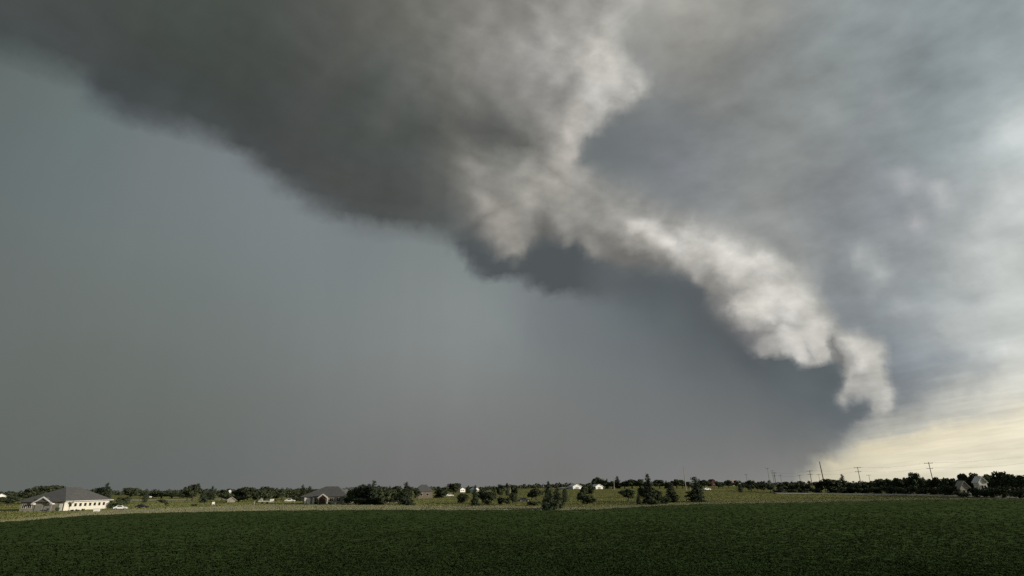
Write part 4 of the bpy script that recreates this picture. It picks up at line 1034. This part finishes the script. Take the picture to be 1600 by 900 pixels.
tree('bush', 1020, 789.5, 778, 20, "pale-tipped bush at the foot of the tall ragged conifer", G8)
tree('cone', 1089, 784.5, 744.5, 30, "dark front conifer standing alone on the meadow near the pale posts", G8)
tree('column', 1157.5, 769.5, 757, 8, "small dark column tree alone at the far meadow edge", G8)
tree('round', 1174.5, 767.5, 749.5, 13, "dark tree alone at the right end of the far meadow edge", G8)
tree('round', 1172, 768, 757, 12, "low tree at the foot of the dark tree on the far meadow edge", G8)
G9 = "dark trees of the far treeline behind the meadow"
tree('round', 934, 766, 744.5, 18, "large round dark tree over the right white metal shed", G9, 40)
tree_row('right', "the right white metal shed", "in the far treeline", G9, [('round', 947, 766, 750, 16), ('cone', 949, 766, 748, 8), ('round', 957, 766, 751, 14), ('ragged', 965.5, 766, 744, 14), ('round', 976, 766, 751.5, 16), ('round', 988, 766, 748, 22), ('round', 1001, 766, 748, 16)], 40)
tree_row('right', "the tall ragged conifer", "in the far treeline", G9, [('round', 1031, 766, 749.5, 18), ('cone', 1042, 766, 751, 8), ('round', 1044, 766, 755, 14), ('round', 1058, 766, 748, 18), ('round', 1067, 766, 749, 14), ('round', 1076, 766, 752, 14)], 40)
tree_row('right', "the dark front conifer", "in the far treeline", G9, [('cone', 1094, 765, 748, 10), ('round', 1101, 765, 749, 16), ('round', 1123, 765, 752, 12), ('round', 1130, 765, 753, 12), ('round', 1139, 765, 749, 13), ('round', 1151.5, 765, 750, 10), ('round', 1162, 765, 756, 16)], 40)
tree_row('left', "the farthest pale-footed pole", "above the road", G9, [('round', 1184, 767, 755, 14), ('round', 1194, 768, 754.5, 14), ('round', 1204, 769, 756, 14)])
G10 = "dark trees of the treeline along the road"
tree_row('right', "the farthest pale-footed pole", "in the roadside treeline", G10, [('round', 1222, 770, 755, 16), ('round', 1231, 770, 752.5, 16), ('round', 1243, 770, 756, 16), ('cone', 1255, 770, 752, 12), ('round', 1262, 770, 756.5, 16), ('bush', 1219, 770.8, 762, 18), ('bush', 1236, 770.8, 763, 20), ('bush', 1254, 770.8, 762, 20)])
tree_row('left', "the tall dark bare pole", "in the roadside treeline", G10, [('round', 1281, 770.5, 752.5, 18), ('bush', 1276, 771, 761, 20)])
tree('round', 1298, 771, 747.5, 34, "wide domed dark tree around the foot of the tall dark bare pole", G10)
tree('ragged', 1320.5, 771, 741.5, 17, "dark ragged conifer rising between the bare pole and the next wooden pole", G10)
tree('round', 1332, 771, 753, 16, "rounded tree at the right foot of the dark ragged roadside conifer", G10)
tree('bush', 1306, 771.3, 759, 30, "dark bush below the wide domed roadside tree", G10)
tree('bush', 1332, 771.3, 760, 24, "dark bush beneath the dark ragged roadside conifer", G10)
tree_row('right', "the second largest wooden pole", "in the roadside treeline", G10, [('round', 1341, 771, 753, 14), ('round', 1354, 771, 751.5, 18), ('round', 1366, 771, 750, 18), ('round', 1378, 771.5, 748, 20), ('round', 1391, 771.5, 746.5, 20), ('round', 1405, 772, 745, 20), ('round', 1418, 772, 745, 18), ('bush', 1352, 771.5, 759, 24), ('bush', 1372, 772, 758, 26), ('bush', 1394, 772.5, 757, 28), ('bush', 1416, 772.8, 756, 28)])
tree('round', 1435, 772.5, 738, 17, "tall dark round tree just left of the largest wooden pole", G10)
tree_row('left', "the largest wooden pole", "lower than the tall round one", G10, [('round', 1427, 772.5, 744, 16), ('round', 1447, 773, 744, 14), ('bush', 1440, 773.5, 757, 26)])
tree_row('right', "the largest wooden pole", "in the roadside treeline", G10, [('round', 1457, 773.5, 746.5, 16), ('round', 1468, 773.5, 745.5, 18), ('round', 1482, 774, 744.5, 18), ('round', 1495, 774, 745.5, 18), ('bush', 1464, 774.3, 758, 24), ('bush', 1484, 774.8, 756, 26)])
tree_row('right', "the beige steep-roofed house", "near the right edge", G10, [('round', 1513, 772, 738.5, 26), ('round', 1527, 772, 737, 24), ('round', 1549, 772.5, 739, 20), ('round', 1571, 775.5, 736.5, 26), ('ragged', 1580, 776, 736, 14), ('round', 1588, 776.5, 738.5, 28), ('round', 1603, 777, 741, 26), ('round', 1561, 773, 746, 20), ('bush', 1506, 776.5, 765.5, 22), ('bush', 1526, 777, 760, 20), ('bush', 1541, 777.2, 757.5, 20), ('bush', 1553, 777.6, 760, 22), ('bush', 1571, 778, 757, 30), ('bush', 1596, 779, 757, 30)])

# far woodland that closes the horizon behind everything
P_, N_ = [], []
for a in np.arange(-58, 58, 0.22):
    r = 900 + 260 * random.random(); hh = random.uniform(4.0, 7.0) * (1.15 if a < -2 else 1.2)
    n = 46; d = rng.normal(size=(n, 3)); d /= np.linalg.norm(d, axis=1, keepdims=True)
    X, Y = r * math.sin(R(a)), r * math.cos(R(a))
    c = np.array([X, Y, float(gz(X, Y)) + hh * 0.45])
    P_.append(c + d * np.array([3.2, 3.2, hh * 0.55]) * rng.uniform(0.6, 1.05, n)[:, None]); N_.append(d)
wd = link(bpy.data.objects.new("woodland", quads_mesh("woodland", leaf_quads(np.concatenate(P_), np.concatenate(N_), 2.0), m_far)))
tag(wd, "far dark woodland closing the horizon behind the houses and trees", kind='stuff')
